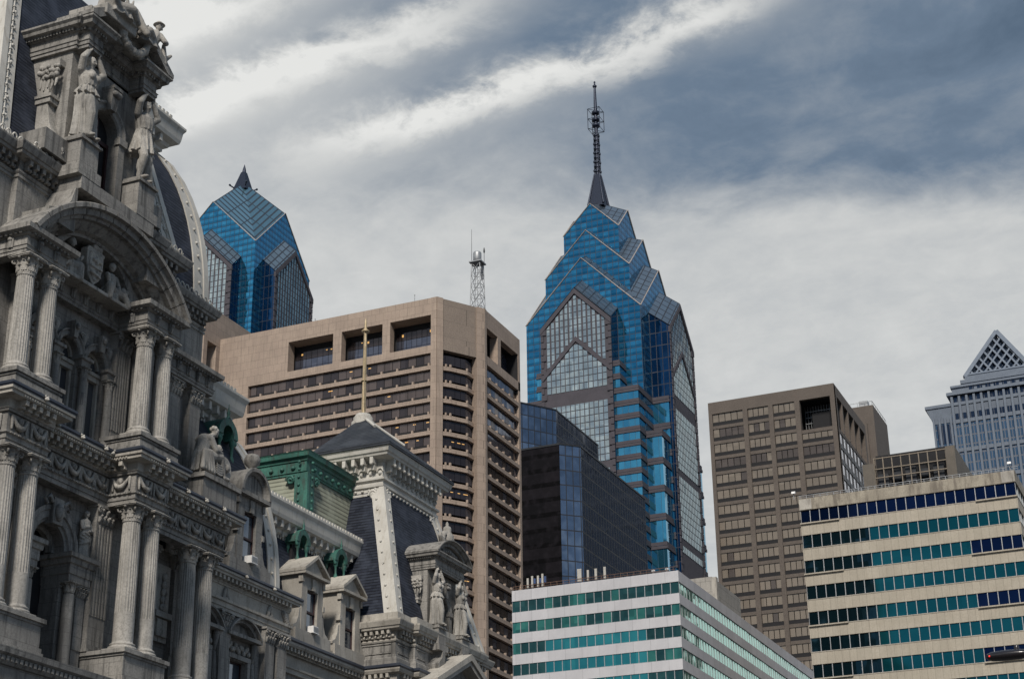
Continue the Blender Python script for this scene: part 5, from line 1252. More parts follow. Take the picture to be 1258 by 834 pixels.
for y_, wd, h_, lab in ((86.6, .62, 1.9, 'widest white panel aerial, alone at the left of the four right-hand ones'), (85.3, .3, 1.6, 'slim white panel aerial just right of the widest one'), (84.1, .34, 1.65, 'white panel aerial second from the right on the green-glass block'), (82.75, .34, 1.75, 'rightmost white panel aerial on the green-glass block roof')):
    panel_aerial(x0+.9, y_, wd, h_, lab)
for y_, lab in ((75.6, 'small white roof vent left of the block corner'), (73.6, 'small white roof vent nearest the block corner')):
    m = MB(); m.lathe((x0+1, y_, zt), [(.1, 0), (.1, .45), (.28, .5), (.26, .7), (.02, .8)], 10); solo('roof_vent', m, MT['white'], lab, 'roof vent', (x0+1, y_, zt))

# ---------------------------------------------------------------- tan banded block, right foreground
TN = stone('tan_panel', (.385, .345, .28), (.345, .307, .245), dirt=(.22, .19, .15), dirt_amt=.45, fine=7, joint=(1.02, 40, .035), bmp=.1, streak=.15, grain=.5)
TP = stone('stained_concrete', (.33, .295, .235), (.25, .22, .175), dirt=(.09, .075, .06), dirt_amt=.7, fine=7, streak=.22, thr=(.42, .70), sh=1.1)
WG = [glass('teal_pane', (.008, .115, .14), .8, .05, tilt=.004, var=.12), glass('navy_pane', (.005, .018, .068), .8, .05, tilt=.004, var=.2), glass('dark_reflection_pane', (.012, .04, .055), .8, .05, tilt=.045, var=.5)]
TB = thing('tan_office_block', (230, 26.5, 0), 'tan panelled office block with teal and navy ribbon windows and a stained concrete parapet', 'building')
x0, y0, y1, x1, zt = 230.0, 26.5, 56.3, 275.0, 76.05
Ef = Face((x0, y1), (0, -1)); EW = y1-y0; Nf3 = Face((x0, y0), (1, 0))
m = MB(); m.box(x0+1.5, x1-1, y0+1.5, y1-1, 0, zt-1); part('core', m, MT['void'], TB)
pth = [(x1, y1), (x0, y1), (x0, y0), (x1, y0)]
m = MB(); m.sweep(pth, [(-1.2, zt-1.68), (.12, zt-1.68), (.12, zt), (-.4, zt), (-.4, zt-.4), (-1.2, zt-.4)]); part('parapet', m, TP, TB)
m = MB(); Ef.box(m, -.05, 1.7, .121, .16, zt-1.62, zt-.1); part('corner_slab', m, PS, TB)
m = MB(); Ef.box(m, EW-1.7, EW+.05, .121, .16, zt-1.62, zt-.02); part('corner_slab', m, PS, TB)
m = MB()
for k in range(31): Ef.box(m, k*.98, k*.98+.06, -.3, -.24, zt, zt+.55)
m.tube([Ef.p(-.2, -.27, zt+.55), Ef.p(EW+.6, -.27, zt+.55)], .05, 6); m.tube([Ef.p(-.2, -.27, zt+.28), Ef.p(EW+.6, -.27, zt+.28)], .035, 6); part('railing', m, MT['galv'], TB)
npn = 22; pw = EW/npn
for k in range(12):
    zl = zt-1.68-k*3.665; zb = zl-1.92
    m = MB(); m.sweep(pth, [(-1.2, zb-1.745), (.05, zb-1.745), (.05, zb-.09), (.1, zb-.09), (.1, zb), (-1.2, zb)])
    if k % 2 == 0: Ef.box(m, -.1, 4.05*pw, .1, .32, zb-.16, zb+.02)
    if k % 2 == 0: Ef.box(m, (18 if k == 0 else 17)*pw, EW+.1, .1, .32, zb-.16, zb+.02)
    part('spandrel', m, TN, TB)
    m = MB()
    for i in range(npn):
        if k == 0: mi = 1
        elif k % 2 == 0 and i >= 17: mi = 1
        elif i < 7: mi = 2  # left panes carry the tower's dark reflection in their own colour
        else: mi = 0
        Ef.quad(m, i*pw+.07, (i+1)*pw-.07, -.12, zb+.03, zl-.05, mi, .004)
    for i in range(20): Nf3.quad(m, i*2.2+.07, (i+1)*2.2-.07, -.12, zb+.03, zl-.05, 0, .004)
    o = part('ribbon_window', m, WG, TB)
    m = MB()
    for i in range(npn+1): Ef.box(m, max(0, i*pw-.05), min(EW, i*pw+.05), -.16, .0, zb+.003, zl-.003)
    for i in range(1, 21): Nf3.box(m, i*2.2-.07, i*2.2+.07, -.16, .0, zb+.003, zl-.003)
    Ef.box(m, 0, EW, -.18, -.10, zb+.002, zb+.07); Nf3.box(m, 0, 44, -.18, -.10, zb+.002, zb+.07)
    part('mullions', m, MT['galv'], o)
m = MB(); m.box(x0, x1, y0, y1, 0, zt-1.7-12*3.665); part('lower_wall', m, TN, TB)
# mechanical penthouse behind the parapet: open steel frame, concrete flank
PH = stone('brown_concrete', (.13, .112, .092), (.10, .088, .072), dirt_amt=.4)
m = MB(); m.box(252.2, 268, 38.3, 49.2, zt-1, 87.2); m.box(250, 268, 36.9, 38.29, zt-1, 87.7); m.box(250, 251.5, 49.21, 51.0, zt-1, 86.6); part('penthouse', m, PH, TB)
pf = Face((250.2, 49.2), (0, -1)); m = MB()
for i in range(9): pf.box(m, i*1.36-.07, i*1.36+.07, -.25, 0, zt-1, 87.5)
for z in (84.2, 85.6, 87.3): pf.box(m, -.1, 11.0, -.2, .04, z, z+.14)
part('steel_frame', m, plain('dull_brown_steel', (.20, .165, .125), .7), TB)
m = MB()
for i in range(5): pf.box(m, .3+i*2.1, 1.9+i*2.1, -1.4, -.6, 83.2+.5*(i % 2), 85.0+.3*(i % 3))
part('air_handlers', m, MT['dkmetal'], TB)
m = MB(); pf.box(m, 0, 10.9, -1.9, -1.6, zt, 88.3); part('louvre', m, MT['void'], TB)
def flood(x, y, label):
    t = thing('floodlight', (x, y, zt), label, 'floodlight', 'floodlights on the tan block parapet')
    m = MB(); m.tube([(x, y, zt), (x, y, zt+.9)], .05, 6); part('bracket', m, MT['galv'], t)
    m = MB(); m.extr([(x-.35, y-.25, zt+.8), (x-.35, y+.25, zt+.8), (x-.2, y+.25, zt+1.15), (x-.2, y-.25, zt+1.15)], (.5, 0, .1)); part('lamp_head', m, MT['white'], t)
flood(229.7, 57.0, 'small white floodlight at the left end of the stained parapet'); flood(229.8, 26.9, 'small white floodlight at the right corner of the stained parapet')

# ---------------------------------------------------------------- brown tower with windows in fours and fives
BC = stone('brown_precast', (.108, .089, .075), (.094, .077, .065), dirt=(.085, .07, .06), dirt_amt=.3, fine=5, bmp=.1)
BG = [glass('bronze_pane', (.27, .22, .17), .5, .2, tilt=.02, var=.35), glass('dark_bronze_pane', (.13, .105, .09), .5, .15, tilt=.02, var=.4), MT['void'], glass('sky_pane', (.62, .62, .66), .75, .12, tilt=.02, var=.3)]
BT = thing('brown_office_tower', (330, 71.7, 0), 'brown precast tower of tan windows in a regular grid, one top corner left open', 'building')
x0, y0, y1, zt = 330.0, 71.67, 98.95, 132.4
Ef = Face((x0, y1), (0, -1)); EW = y1-y0; Nb = Face((x0, y0), (1, 0)); NW = 28.5
cols = [(.8, 7.55, 5), (8.55, 13.1, 4), (14.05, 18.75, 4), (19.8, 26.5, 5)]
m = MB(); m.box(x0+1.2, x0+NW-.5, y0+1.2, y1-.5, 0, 122.5); m.box(x0+8, x0+NW-.5, y0+7, y1-.5, 122.51, zt-.5); m.box(x0+.9, x0+8, y0+8.2, y1-.5, 122.51, zt-.6); part('core', m, MT['void'], BT)
m = MB(); Ef.box(m, 0, EW, -1.0, 0, 129.75, zt); ux = [0]+[v for c_ in cols for v in c_[:2]]+[EW]
for a, b in zip(ux[::2], ux[1::2]): Ef.box(m, a, b, -1.0, .12 if 0 < a < EW-2 else .0, 0, 129.748)
Nb.box(m, .01, NW, -1.0, 0, 130.1, zt); Nb.box(m, 0.01, 1.9, -1.0, 0, 0, 130.09); Nb.box(m, NW-1.2, NW, -1, 0, 0, 130.09)
for k in range(1, 5): u = 1.9+k*5.1; Nb.box(m, u-.55, u+.0, -1.0, 0, 123.2, 130.09)
Nb.box(m, 1.9, NW-1.2, -.9, -.1, 122.4, 123.19)
part('frame', m, BC, BT)
for k in range(20):
    zl = 129.73-k*3.39
    for ci, (a, b, n) in enumerate(cols):
        if ci == 3 and k < 2: continue
        m = MB(); Ef.box(m, a, b, -.9, -.12, zl-3.39, zl-2.68)
        part('spandrel', m, BC, BT)
        m = MB()
        for i in range(n):
            r = random.random(); mi = 1 if (k == 3 and r < .9) or r < .05 or (k == 1 and ci < 2 and r < .6) else 0
            Ef.quad(m, a+(b-a)*i/n+.07, a+(b-a)*(i+1)/n-.07, -.3, zl-1.82, zl-.03, mi, .02)
        Ef.box(m, a, b, -.6, -.32, zl-2.68, zl-1.85, 2)
        part('window', m, BG, BT)
m = MB()
for i in range(12):
    u = 19.8+i*.58; Ef.box(m, u, u+.05, -4.5, -4.3, 123.2, 129.7)
for z in (124.5, 125.8, 127.1, 128.4): Ef.box(m, 19.85, 26.4, -4.35, -4.2, z, z+.12)
part('louvre_screen', m, MT['galv'], BT)
m = MB(); Ef.box(m, 21.6, 25.6, -3.2, -2.9, 123.6, 127.6); part('plant_unit', m, MT['void'], BT)
m = MB(); Ef.box(m, 19.8, 26.5, -.9, -.12, 122.4, 123.15); part('spandrel', m, BC, BT)
m = MB(); Ef.box(m, 19.7, 26.6, -7.5, -5.2, 122.6, 130.0); m.box(331, 357, 73, 98, 130.4, 131.2); part('shade_backing', m, MT['void'], BT)  # near-black backing boxes, shade of the open corner put into colour
m = MB(); nw = 8
for k in range(18):
    zl = 122.35-k*3.39
    for i in range(nw):
        u = 2.0+i*(NW-3.3)/nw
        for q in range(2): Nb.quad(m, u+.12+q*1.5, u+1.5+q*1.5, -.25, zl-2.3, zl, 3, .02)
part('side_glazing', m, BG, BT)
m = MB()
for k in range(19): Nb.box(m, 1.9, NW-1.2, -.5, -.12, 122.4-k*3.39-.001, 122.4-k*3.39+1.0 if k else 122.39)
for i in range(nw+1): u = 2.0+i*(NW-3.3)/nw; Nb.box(m, u-.1, u+.1, -.4, -.05, 60, 122.38)
part('side_mullions', m, MT['dkmetal'], BT)
m = MB(); m.box(370, 385, 71.75, 77.2, 0, 141.4); m.box(369.4, 369.99, 73.4, 74.0, 100, 137); m.box(375.5, 378.5, 71.5, 71.74, 118, 122, 1); part('lift_core', m, [BC, MT['void']], BT)
m = MB()
for i in range(9): m.tube([(370.2+i*1.8, 71.9, 141.4), (370.2+i*1.8, 71.9, 142.4)], .05, 5)
for i in range(4): m.tube([(370.2, 71.9+i*1.7, 141.4), (370.2, 71.9+i*1.7, 142.4)], .05, 5)
m.tube([(370.2, 77, 142.4), (370.2, 71.9, 142.4), (384.6, 71.9, 142.4)], .06, 5); m.box(370.5, 372.5, 73, 75, 141.41, 142.9); part('railing', m, MT['galv'], BT)

# ---------------------------------------------------------------- black glass tower
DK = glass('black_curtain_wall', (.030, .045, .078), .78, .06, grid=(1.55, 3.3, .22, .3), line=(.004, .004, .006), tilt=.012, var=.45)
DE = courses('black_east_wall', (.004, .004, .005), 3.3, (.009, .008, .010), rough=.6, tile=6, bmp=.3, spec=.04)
DC = glass('bright_reflection_wall', (.14, .19, .27), .85, .05, grid=(1.62, 3.3, .2, .26), line=(.012, .014, .02), tilt=.03, var=.35, diag=True)  # curtain wall copy lightened on the cut corners, bright reflection put in colour
DT = thing('black_glass_tower', (320, 129, 0), 'black glass tower with bright reflecting cut corners stepping up in two blocks', 'building')
zt = 124.75
m = MB(); e = (320, 150), (320, 129.35), (323.45, 125.85), (364.2, 125.85), (364.2, 150)
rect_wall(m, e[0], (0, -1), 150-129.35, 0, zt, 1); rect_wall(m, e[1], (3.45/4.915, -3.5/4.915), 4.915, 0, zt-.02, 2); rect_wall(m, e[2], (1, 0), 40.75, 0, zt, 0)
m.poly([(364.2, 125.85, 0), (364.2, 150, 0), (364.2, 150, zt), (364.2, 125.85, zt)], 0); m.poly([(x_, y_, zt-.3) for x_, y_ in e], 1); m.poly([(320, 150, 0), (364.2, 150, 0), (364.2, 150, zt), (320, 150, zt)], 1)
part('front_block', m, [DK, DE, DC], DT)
m = MB(); zt2 = 141.6; q = [(333.2, 160), (333.2, 145.0), (342.0, 138.9), (369, 138.9), (369, 160)]
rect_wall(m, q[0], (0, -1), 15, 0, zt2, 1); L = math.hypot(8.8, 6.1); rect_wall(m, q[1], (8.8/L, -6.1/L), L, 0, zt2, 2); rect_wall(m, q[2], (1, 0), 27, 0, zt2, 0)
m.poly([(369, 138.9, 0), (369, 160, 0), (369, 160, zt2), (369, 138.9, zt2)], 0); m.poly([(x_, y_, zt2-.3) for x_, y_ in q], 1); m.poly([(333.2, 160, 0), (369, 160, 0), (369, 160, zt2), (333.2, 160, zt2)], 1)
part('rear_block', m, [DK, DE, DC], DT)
m = MB(); m.sweep([(320, 150), e[1], e[2], e[3]], [(-.3, zt-.25), (.12, zt-.25), (.12, zt+.15), (-.3, zt+.15)]); m.sweep([q[0], q[1], q[2], q[3]], [(-.3, zt2-.25), (.12, zt2-.25), (.12, zt2+.1), (-.3, zt2+.1)]); part('coping', m, MT['dkmetal'], DT)

# ---------------------------------------------------------------- the two blue gabled skyscrapers
BL = glass('blue_curtain_wall', (.042, .245, .42), .82, .07, grid=(1.7, 2.1, .15, .2), line=(.004, .02, .045), tilt=.05, var=.5, c2=(.014, .12, .235), spandrel=(.45, (.014, .115, .215), .75))
BLR = glass('grey_glazed_roof', (.12, .16, .205), .6, .16, grid=(1.9, 2.1, .28, .28), line=(.012, .015, .022), tilt=.02, var=.35, hub=(430, 158.8))
BLR3 = glass('striped_bay_roof', (.17, .23, .28), .6, .16, grid=(1.9, 2.1, .4, .3), line=(.012, .016, .024), tilt=.02, var=.35, hub=(430, 286.1))
BLD = glass('shaded_blue_wall', (.008, .05, .13), .8, .07, grid=(1.7, 3.9, .2, .26), line=(.004, .008, .02), tilt=.06, var=.6)  # inset bay sides; shade and reflected walls painted in as deeper blue
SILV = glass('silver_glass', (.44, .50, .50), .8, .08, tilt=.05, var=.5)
SILV2 = glass('dimmed_silver_glass', (.19, .28, .315), .8, .08, tilt=.04, var=.6)  # north-bay copy of the silver glass, its bright sky reflection toned down in colour
GRN = stone('purple_grey_granite', (.062, .056, .068), (.05, .046, .056), dirt_amt=.2)
TRIM = plain('bright_metal_trim', (.36, .32, .29), .5, .2)
def gable_block(cx, cy, w, e, a, c, z0):
    """square tier with a gable on each face and ridges rising inward; returns walls and roofs"""
    wl, rf = MB(), MB(); V = lambda x, y, z: (cx+x, cy+y, z)
    for k in range(4):
        ca, sa = math.cos(k*PI/2), math.sin(k*PI/2); Rt = lambda x, y: (x*ca-y*sa, x*sa+y*ca)
        A, B, G = Rt(-w, w), Rt(-w, -w), Rt(-w, 0)
        wl.poly([V(*A, z0), V(*B, z0), V(*B, e), V(*G, a), V(*A, e)])
        for q in (A, B): rf.poly([V(*G, a), V(*q, e), V(0, 0, c)])
    return wl, rf
def rakes(cx, cy, w, e, a, r_=.17, faces=(0, 1, 3)):
    m = MB()
    for k in faces:
        ca, sa = math.cos(k*PI/2), math.sin(k*PI/2); Rt = lambda x, y: (cx+x*ca-y*sa, cy+x*sa+y*ca)
        o = w+.1
        m.tube([(*Rt(-o, o), e), (*Rt(-o, 0), a+.1), (*Rt(-o, -o), e)], r_, 5, False)
    return m
def bay_pair(cx, cy, T, B, b, e, a, sl, w, z0, chev, rows, roofm):
    """gabled stone bays on the two faces in view, glazed in tall strips above a chevron and a grid below"""
    for axis in (0, 1):
        Q = (lambda u, v, z: (cx-u, cy-v, z)) if axis == 0 else (lambda u, v, z: (cx-v, cy-u, z))
        m = MB(); m.poly([Q(B, -b, z0), Q(B, b, z0), Q(B, b, e), Q(B, 0, a), Q(B, -b, e)])
        o = part('gabled_bay', m, GRN, T)
        m = MB()
        for s_ in (-1, 1): m.poly([Q(B, s_*b, z0), Q(w-6, s_*b, z0), Q(w-6, s_*b, e+sl*(B-w+6)), Q(B, s_*b, e)])
        part('side_wall', m, BLD, o)
        m = MB(); ai = a+sl*(B-w+4); ei = e+sl*(B-w+4)
        for s_ in (-1, 1): m.poly([Q(B+.3, 0, a+.2), Q(B+.3, s_*(b+.3), e), Q(w-4, s_*(b+.3), ei), Q(w-4, 0, ai)])
        part('bay_roof', m, roofm, o)
        # glazing
        n = 13; gw = b*.86; pw = 2*gw/n; slope = (a-e)/b; top = lambda v: a-1.9-slope*abs(v); ch = lambda v: chev-slope*abs(v)
        zones = {}
        def pane(key, v0, v1, zlo0, zlo1, zhi0, zhi1):
            if zhi0-zlo0 < .25 and zhi1-zlo1 < .25: return
            zones.setdefault(key, MB()).poly([Q(B+.12, v0, zlo0), Q(B+.12, v1, zlo1), Q(B+.12, v1, max(zhi1, zlo1)), Q(B+.12, v0, max(zhi0, zlo0))])
        for i in range(n):
            v0, v1 = -gw+i*pw+.26+.1*axis, -gw+(i+1)*pw-.26-.1*axis; h = 1.95
            for k in range(200):
                zl = chev-60+k*h; zh = zl+h-.22
                if zl > a: break
                if zl < z0: continue
                lo0, lo1 = max(zl, ch(v0)+.9), max(zl, ch(v1)+.9); hi0, hi1 = min(zh, top(v0)), min(zh, top(v1))
                if hi0 > lo0 and hi1 > lo1: pane(-1, v0, v1, lo0, lo1, hi0, hi1)
                hi0, hi1 = min(zh, ch(v0)-.9), min(zh, ch(v1)-.9)
                if any(abs((zl+h/2)-r) < 1.2 for r in rows): continue
                if hi0 > zl and hi1 > zl: pane(sum(1 for r in rows if zl < r), v0-.14, v1+.14, zl, zl, hi0, hi1)
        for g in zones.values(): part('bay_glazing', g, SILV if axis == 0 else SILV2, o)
        m = MB()
        for s_ in (-1, 1):
            m.extr([Q(B-.3, s_*b*.97, ch(b*.97)-.8), Q(B-.3, 0, chev-.75), Q(B-.3, 0, chev+.75), Q(B-.3, s_*b*.97, ch(b*.97)+.75)], tuple(Vector(Q(B+.35, 0, 0))-Vector(Q(B-.3, 0, 0))))
            m.extr([Q(B-.2, s_*b*1.02, e-.3), Q(B-.2, 0, a-.1), Q(B-.2, 0, a-1.7), Q(B-.2, s_*b*1.02, e-1.9)], tuple(Vector(Q(B+.45, 0, 0))-Vector(Q(B-.2, 0, 0))))
        part('stone_chevron', m, GRN, o)
        for s_ in (-1, 1):
            m = MB(); zz = z0; k = 0
            while zz < e-1:
                u0 = .86 if k % 2 else .93
                p0, p1 = Q(B+.1, s_*b*u0, zz), Q(B+.32, s_*b*1.015, zz+1.7)
                m.box(min(p0[0], p1[0]), max(p0[0], p1[0]), min(p0[1], p1[1]), max(p0[1], p1[1]), zz, zz+1.7)
                zz += 1.95; k += 1
            part('quoins', m, GRN, o)
def banded_box(T, name, cx, cy, hx, hy, z0, z1, pitch, band, mat=None):
    m = MB(); m.box(cx-hx, cx+hx, cy-hy, cy+hy, z0, z1); o = part(name, m, mat or BLS, T)
    m = MB(); z = z1-band
    while z > z0+1:
        for q in (0, .45):
            m.box(cx-hx-.25+q*.3, cx+hx+.25-q*.3, cy-hy-.25+q*.3, cy+hy+.25-q*.3, z+band*q*1.1+.002*q, z+band*(.42 if q == 0 else 1.0))
        z -= pitch
    part('stone_bands', m, GRN, o); return o
BLS = glass('sky_blue_strip_glass', (.06, .27, .42), .85, .06, grid=(1.7, 9, .10, .0), line=(.015, .06, .1), tilt=.02, var=.2)

# taller one
LX, LY = 430.0, 158.8
LT = thing('spired_skyscraper', (LX, LY, 0), 'tallest blue glass skyscraper with stacked gables narrowing to a needle spire', 'skyscraper')
tiers = [(8.59, 228.06, 237.0, 241.3, 205), (12.92, 212.9, 226.25, 231.5, 190), (17.31, 197.4, 215.4, 226.0, 0)]
for i, (w_, e_, a_, c_, z0) in enumerate(tiers):
    wl, rf = gable_block(LX, LY, w_, e_, a_, c_, z0); o = part('glass_tier', wl, BL, LT); part('tier_roof', rf, BLR, o); part('rake_trim', rakes(LX, LY, w_, e_, a_), TRIM, o)
bay_pair(LX, LY, LT, 23.07, 10.34, 192.8, 203.5, .84, 17.31, 60, 188.0, (172.6, 169.2, 150, 131, 112), BLR)
banded_box(LT, 'flank', LX, LY, 22.0, 17.2, 60, 172.0, 3.9, 1.7); banded_box(LT, 'flank', LX, LY, 10.6, 22.0, 60, 172.0, 7.8, 1.9); banded_box(LT, 'flank', LX, LY, 17.2, 22.0-.3, 60, 160.0, 7.8, 1.9)
banded_box(LT, 'shoulder', LX, LY, 22.2, 12.2, 172.01, 180.0, 3.9, 1.7)
m = MB(); m.box(LX-24, LX+24, LY-24, LY+24, 0, 59.9); part('base_wall', m, GRN, LT)
m = MB()
for k in range(14):
    t_ = k/13; m.tube([(LX-17.4, LY+17.3*(1-2*t_), 197.4+18.0*(1-abs(1-2*t_))), (LX-17.4, LY+17.3*(1-2*t_), 198.6+18.0*(1-abs(1-2*t_)))], .06, 4)
# spire
m = MB(); sx_, sy_ = LX, LY+.4
for k in range(4):
    c_, s_ = [(1, 1), (-1, 1), (-1, -1), (1, -1)][k]
    m.tube([(sx_+c_*2.45, sy_+s_*2.45, 240), (sx_+c_*.8, sy_+s_*.8, 251)], [.4, .22], 5)
m.frustum([(sx_-2.4, sy_-2.4), (sx_+2.4, sy_-2.4), (sx_+2.4, sy_+2.4), (sx_-2.4, sy_+2.4)], 239.5, [(sx_-.75, sy_-.75), (sx_+.75, sy_-.75), (sx_+.75, sy_+.75), (sx_-.75, sy_+.75)], 251)
SP = plain('navy_steel', (.018, .025, .045), .45, .5)
o = part('spire', m, SP, LT)
m = MB(); m.lathe((sx_, sy_, 250.8), [(.55, 0), (.5, 13), (.62, 20), (.55, 21), (.5, 25), (.35, 30.5), (.3, 31.2)], 10)
for c_, s_ in ((1, 1), (-1, 1), (-1, -1), (1, -1)): m.tube([(sx_+c_*.75, sy_+s_*.75, 250.8), (sx_+c_*.6, sy_+s_*.6, 266)], .13, 5)
for k in range(9):
    z = 252.2+k*1.55; rr = 1.05-.03*k
    for q in range(4):
        a_ = q*PI/2+PI/4+.3*(k % 2); m.ball((sx_+rr*math.cos(a_), sy_+rr*math.sin(a_), z), (.36, .36, .5), 7, 5)
        m.tube([(sx_, sy_, z), (sx_+rr*math.cos(a_), sy_+rr*math.sin(a_), z)], .14, 5)
    m.lathe((sx_, sy_, z-.25), [(.75, 0), (.8, .2), (.75, .4)], 8)
m.lathe((sx_, sy_, 281.6), [(.3, 0), (.7, .4), (.7, .7), (.3, 1.0), (.2, 1.8), (.35, 2.0), (.1, 2.4)], 8); part('mast', m, SP, o)
m = MB()
for q in range(4):
    a_ = q*PI/2+PI/4; c_, s_ = 2.7*math.cos(a_), 2.7*math.sin(a_)
    m.tube([(sx_+c_, sy_+s_, 266.5), (sx_+c_, sy_+s_, 273.5)], .11, 5)
    a2 = a_+PI/2; c2, s2 = 2.7*math.cos(a2), 2.7*math.sin(a2)
    for z in (266.5, 270, 273.5): m.tube([(sx_+c_, sy_+s_, z), (sx_+c2, sy_+s2, z)], .08, 5); m.tube([(sx_+c_, sy_+s_, z), (sx_, sy_, z)], .09, 5)
for z in (267.5, 269.5, 272): m.lathe((sx_, sy_, z), [(.8, 0), (1.3, .3), (1.3, .9), (.8, 1.2)], 8)
part('aerial_cage', m, SP, o)

# shorter one
TX, TY = 430.0, 286.1
T2 = thing('helm_roofed_skyscraper', (TX, TY, 0), 'blue glass skyscraper with a rhombic pointed roof and short tip, behind the beige tower', 'skyscraper')
w_ = 16.9
wl, rf = gable_block(TX, TY, w_, 244.5, 262.1, 277.5, 0); o = part('glass_tier', wl, BL, T2)
BLR2 = glass('striped_glazed_roof', (.13, .25, .32), .68, .12, grid=(1.75, 5.2, .55, .3), line=(.012, .02, .03), tilt=.02, var=.2, hub=(430, 286.1))
part('roof', rf, BLR2, o); part('rake_trim', rakes(TX, TY, w_, 244.5, 262.1, .16), TRIM, o)
bay_pair(TX, TY, T2, 21.4, 11.6, 235.2, 247.3, 1.06, w_, 60, 205.0, (217.5, 200, 180, 160, 140), BLR3)
m = MB(); m.box(TX-22, TX+22, TY-22, TY+22, 0, 59.9); part('base_wall', m, GRN, T2)
m = MB(); m.frustum([(TX-2.6, TY-2.6), (TX+2.6, TY-2.6), (TX+2.6, TY+2.6), (TX-2.6, TY+2.6)], 273.8, [(TX-.75, TY-.75), (TX+.75, TY-.75), (TX+.75, TY+.75), (TX-.75, TY+.75)], 281.2); m.lathe((TX, TY, 281.2), [(.75, 0), (.5, 1.5), (.02, 3.2)], 8)
for q in range(4): a_ = q*PI/2+PI/4; m.tube([(TX+2.2*math.cos(a_), TY+2.2*math.sin(a_), 274.4), (TX+4.6*math.cos(a_), TY+4.6*math.sin(a_), 275.6)], .25, 5); m.ball((TX+4.6*math.cos(a_), TY+4.6*math.sin(a_), 275.7), .4, 6, 5)
part('spire', m, SP, o)

# ---------------------------------------------------------------- pyramid-topped tower at the right edge
MG = stone('grey_blue_granite', (.15, .178, .22), (.13, .155, .195), dirt_amt=.2)
ML = glass('steel_blue_wall', (.11, .19, .28), .75, .09, grid=(1.15, 3.0, .28, .5), line=(.07, .085, .115), tilt=.03, var=.4)
MGL = glass('navy_tall_glass', (.03, .05, .09), .7, .08, grid=(1.2, 9, .15, 0), line=(.05, .06, .08), tilt=.02)
PT = thing('pyramid_topped_tower', (541, 59.5, 0), 'grey-blue tower with a lattice pyramid top and a tall colonnade below it', 'skyscraper')
px, py = 541.0, 61.9
m = MB(); m.box(px-21, px+21, py-14.5, py+14.5, 0, 193.0); part('shaft', m, ML, PT)
m = MB(); m.box(px-20.6, px+20.6, py-21.6, py+20.2, 0, 190.4, 0); o = part('wing', m, ML, PT)
m = MB(); m.frustum([(px-20.8, py-21.8), (px+20.8, py-21.8), (px+20.8, py+20.4), (px-20.8, py+20.4)], 188.2, [(px-21.3, py-22.4), (px+21.3, py-22.4), (px+21.3, py+22.2), (px-21.3, py+22.2)], 193.3); m.box(px-21.6, px+21.6, py-22.6, py+22.5, 193.31, 194.3); part('cornice', m, MG, PT)
m = MB()
for k in range(13): y = py+13.8-k*2.3; m.box(px-21.9, px-21.02, y-.36, y+.36, 60, 196.2)
for z in (188.0, 178.5, 169): m.box(px-21.4, px-21.01, py-14.4, py+14.4, z-.6, z+.6)
for k in range(4): m.box(px-21.35, px-20.61, py+14.9+k*1.8-.3, py+14.9+k*1.8+.3, 60, 190)
part('piers', m, MG, PT)
m = MB(); m.box(px-20.9, px+20.9, py-14.3, py+14.3, 193.01, 196.6); m.box(px-21.05, px-20.95, py-14.3, py+14.3, 188.7, 196.2); m.box(px-20.75, px-20.62, py+14.8, py+19.6, 181.5, 187.8); part('tall_windows', m, MGL, PT)
m = MB(); m.box(px-22.3, px+22.3, py-15.3, py+15.3, 196.61, 197.6); m.box(px-18.5, px+18.5, py-13.9, py+13.9, 197.61, 201.0); m.box(px-19, px+19, py-14.3, py+14.3, 200.2, 200.9); m.box(px-13.5, px+13.5, py-12.0, py+12.0, 201.01, 203.0); m.box(px-14.3, px+14.3, py-11.6, py+11.6, 203.01, 204.2)
part('upper_stage', m, MG, PT)
m = MB()
for k in range(7): y = py+7.8-k*2.6; m.box(px-18.6, px-18.51, y-.8, y+.8, 198.2, 200.1)
part('upper_windows', m, MGL, PT)
m = MB(); m.box(px-11.6, px+11.6, py-10.4, py+10.4, 204.21, 206.3); part('pyramid_plinth', m, MG, PT)
m = MB(); hb = 10.4; zb, za = 206.31, 224.6
for k in range(4):
    ca, sa = math.cos(k*PI/2), math.sin(k*PI/2)
    def T3(u, v, d=0.0):
        x_, y_ = -hb*(1-v)-d, u*hb*(1-v); return (px+x_*ca-y_*sa, py+x_*sa+y_*ca, zb+(za-zb)*v)
    m.tube([T3(1, 0), T3(0, 1)], .95, 4, False); m.tube([T3(1, .035), T3(-1, .035)], .75, 4, False)
    n = 7
    for i in range(1, n):
        f = i/n
        m.tube([T3(2*f-1, .02), T3(1.0, 1-f)], .42, 4, False); m.tube([T3(1-2*f, .02), T3(-1.0, 1-f)], .42, 4, False)
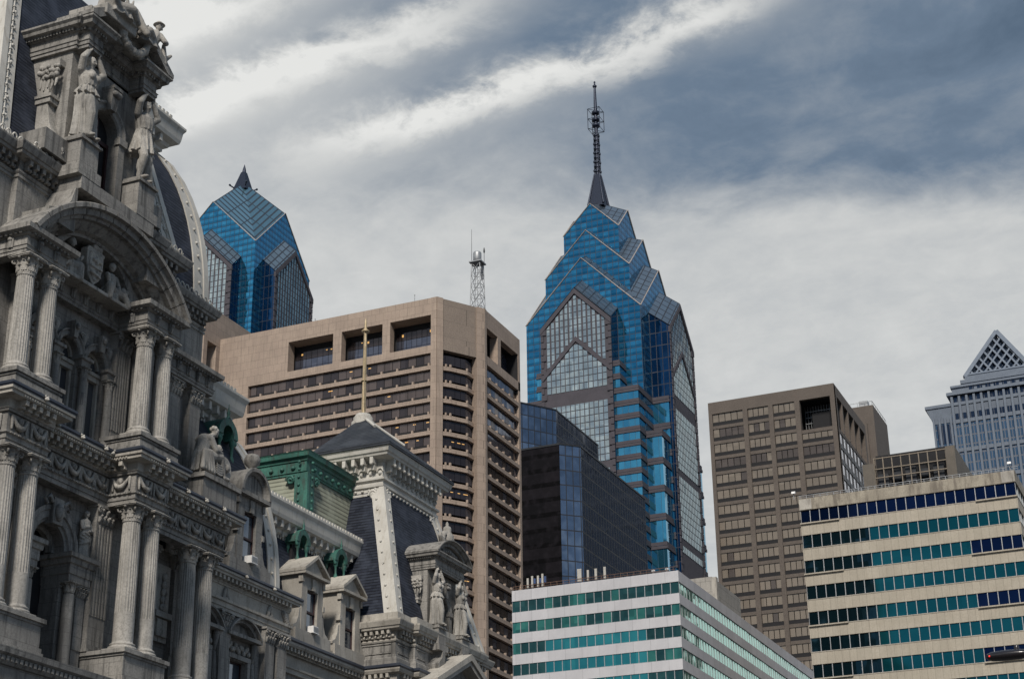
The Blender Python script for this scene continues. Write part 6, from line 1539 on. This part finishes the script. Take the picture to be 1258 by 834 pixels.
part('pyramid_lattice', m, MG, PT)
m = MB(); q = .9; m.add([(px-hb*q, py-hb*q, zb), (px+hb*q, py-hb*q, zb), (px+hb*q, py+hb*q, zb), (px-hb*q, py+hb*q, zb), (px, py, zb+(za-zb)*q)], [[0, 1, 4], [1, 2, 4], [2, 3, 4], [3, 0, 4]]); part('inner_pyramid', m, MGL, PT)

# ---------------------------------------------------------------- street lamp reaching in at the right edge
sl_ = thing('street_lamp', (36, 1.0, 0), 'dark street lamp head with a small red light, in front of the tan block', 'street lamp')
m = MB(); m.lathe((36, 1.0, 0), [(.22, 0), (.22, .3), (.12, .4), (.08, 8.6)], 16); part('pole', m, MT['dkmetal'], sl_)
m = MB(); m.tube([(36, 1.0, 8.55), (36, 1.6, 9.1), (36, 2.6, 9.36), (36, 4.3, 9.43)], [.06, .05, .04, .035], 8); part('arm', m, MT['dkmetal'], sl_)
BLK = plain('black_lamp_housing', (.014, .012, .014), .25)
m = MB(); vs = []
prof = [(4.25, .05), (4.3, .09), (4.5, .115), (4.8, .12), (5.05, .105), (5.14, .075), (5.17, .03)]
for y, r_ in prof:
    for i in range(16): a_ = 2*PI*i/16; vs.append((36+r_*1.5*math.cos(a_), y, 9.43+r_*.9*math.sin(a_)))
fs = [[j*16+i, j*16+(i+1) % 16, (j+1)*16+(i+1) % 16, (j+1)*16+i] for j in range(len(prof)-1) for i in range(16)]
m.add(vs, fs, True); m.add(vs[:16], [list(range(16))]); m.add(vs[-16:], [list(range(16))]); hd = part('lamp_head', m, BLK, sl_)
m = MB(); m.lathe((36, 4.55, 9.52), [(.05, 0), (.05, .08), (.04, .1), (.01, .11)], 12); part('photocell', m, BLK, hd)
red, rt_, rb = new_mat('red_indicator'); rb.inputs['Emission Color'].default_value = (1, .03, .02, 1); rb.inputs['Emission Strength'].default_value = 1.2; rb.inputs['Base Color'].default_value = (.4, .02, .02, 1)
m = MB(); m.ball((35.86, 5.09, 9.42), .018, 8, 6); part('red_light', m, red, hd)
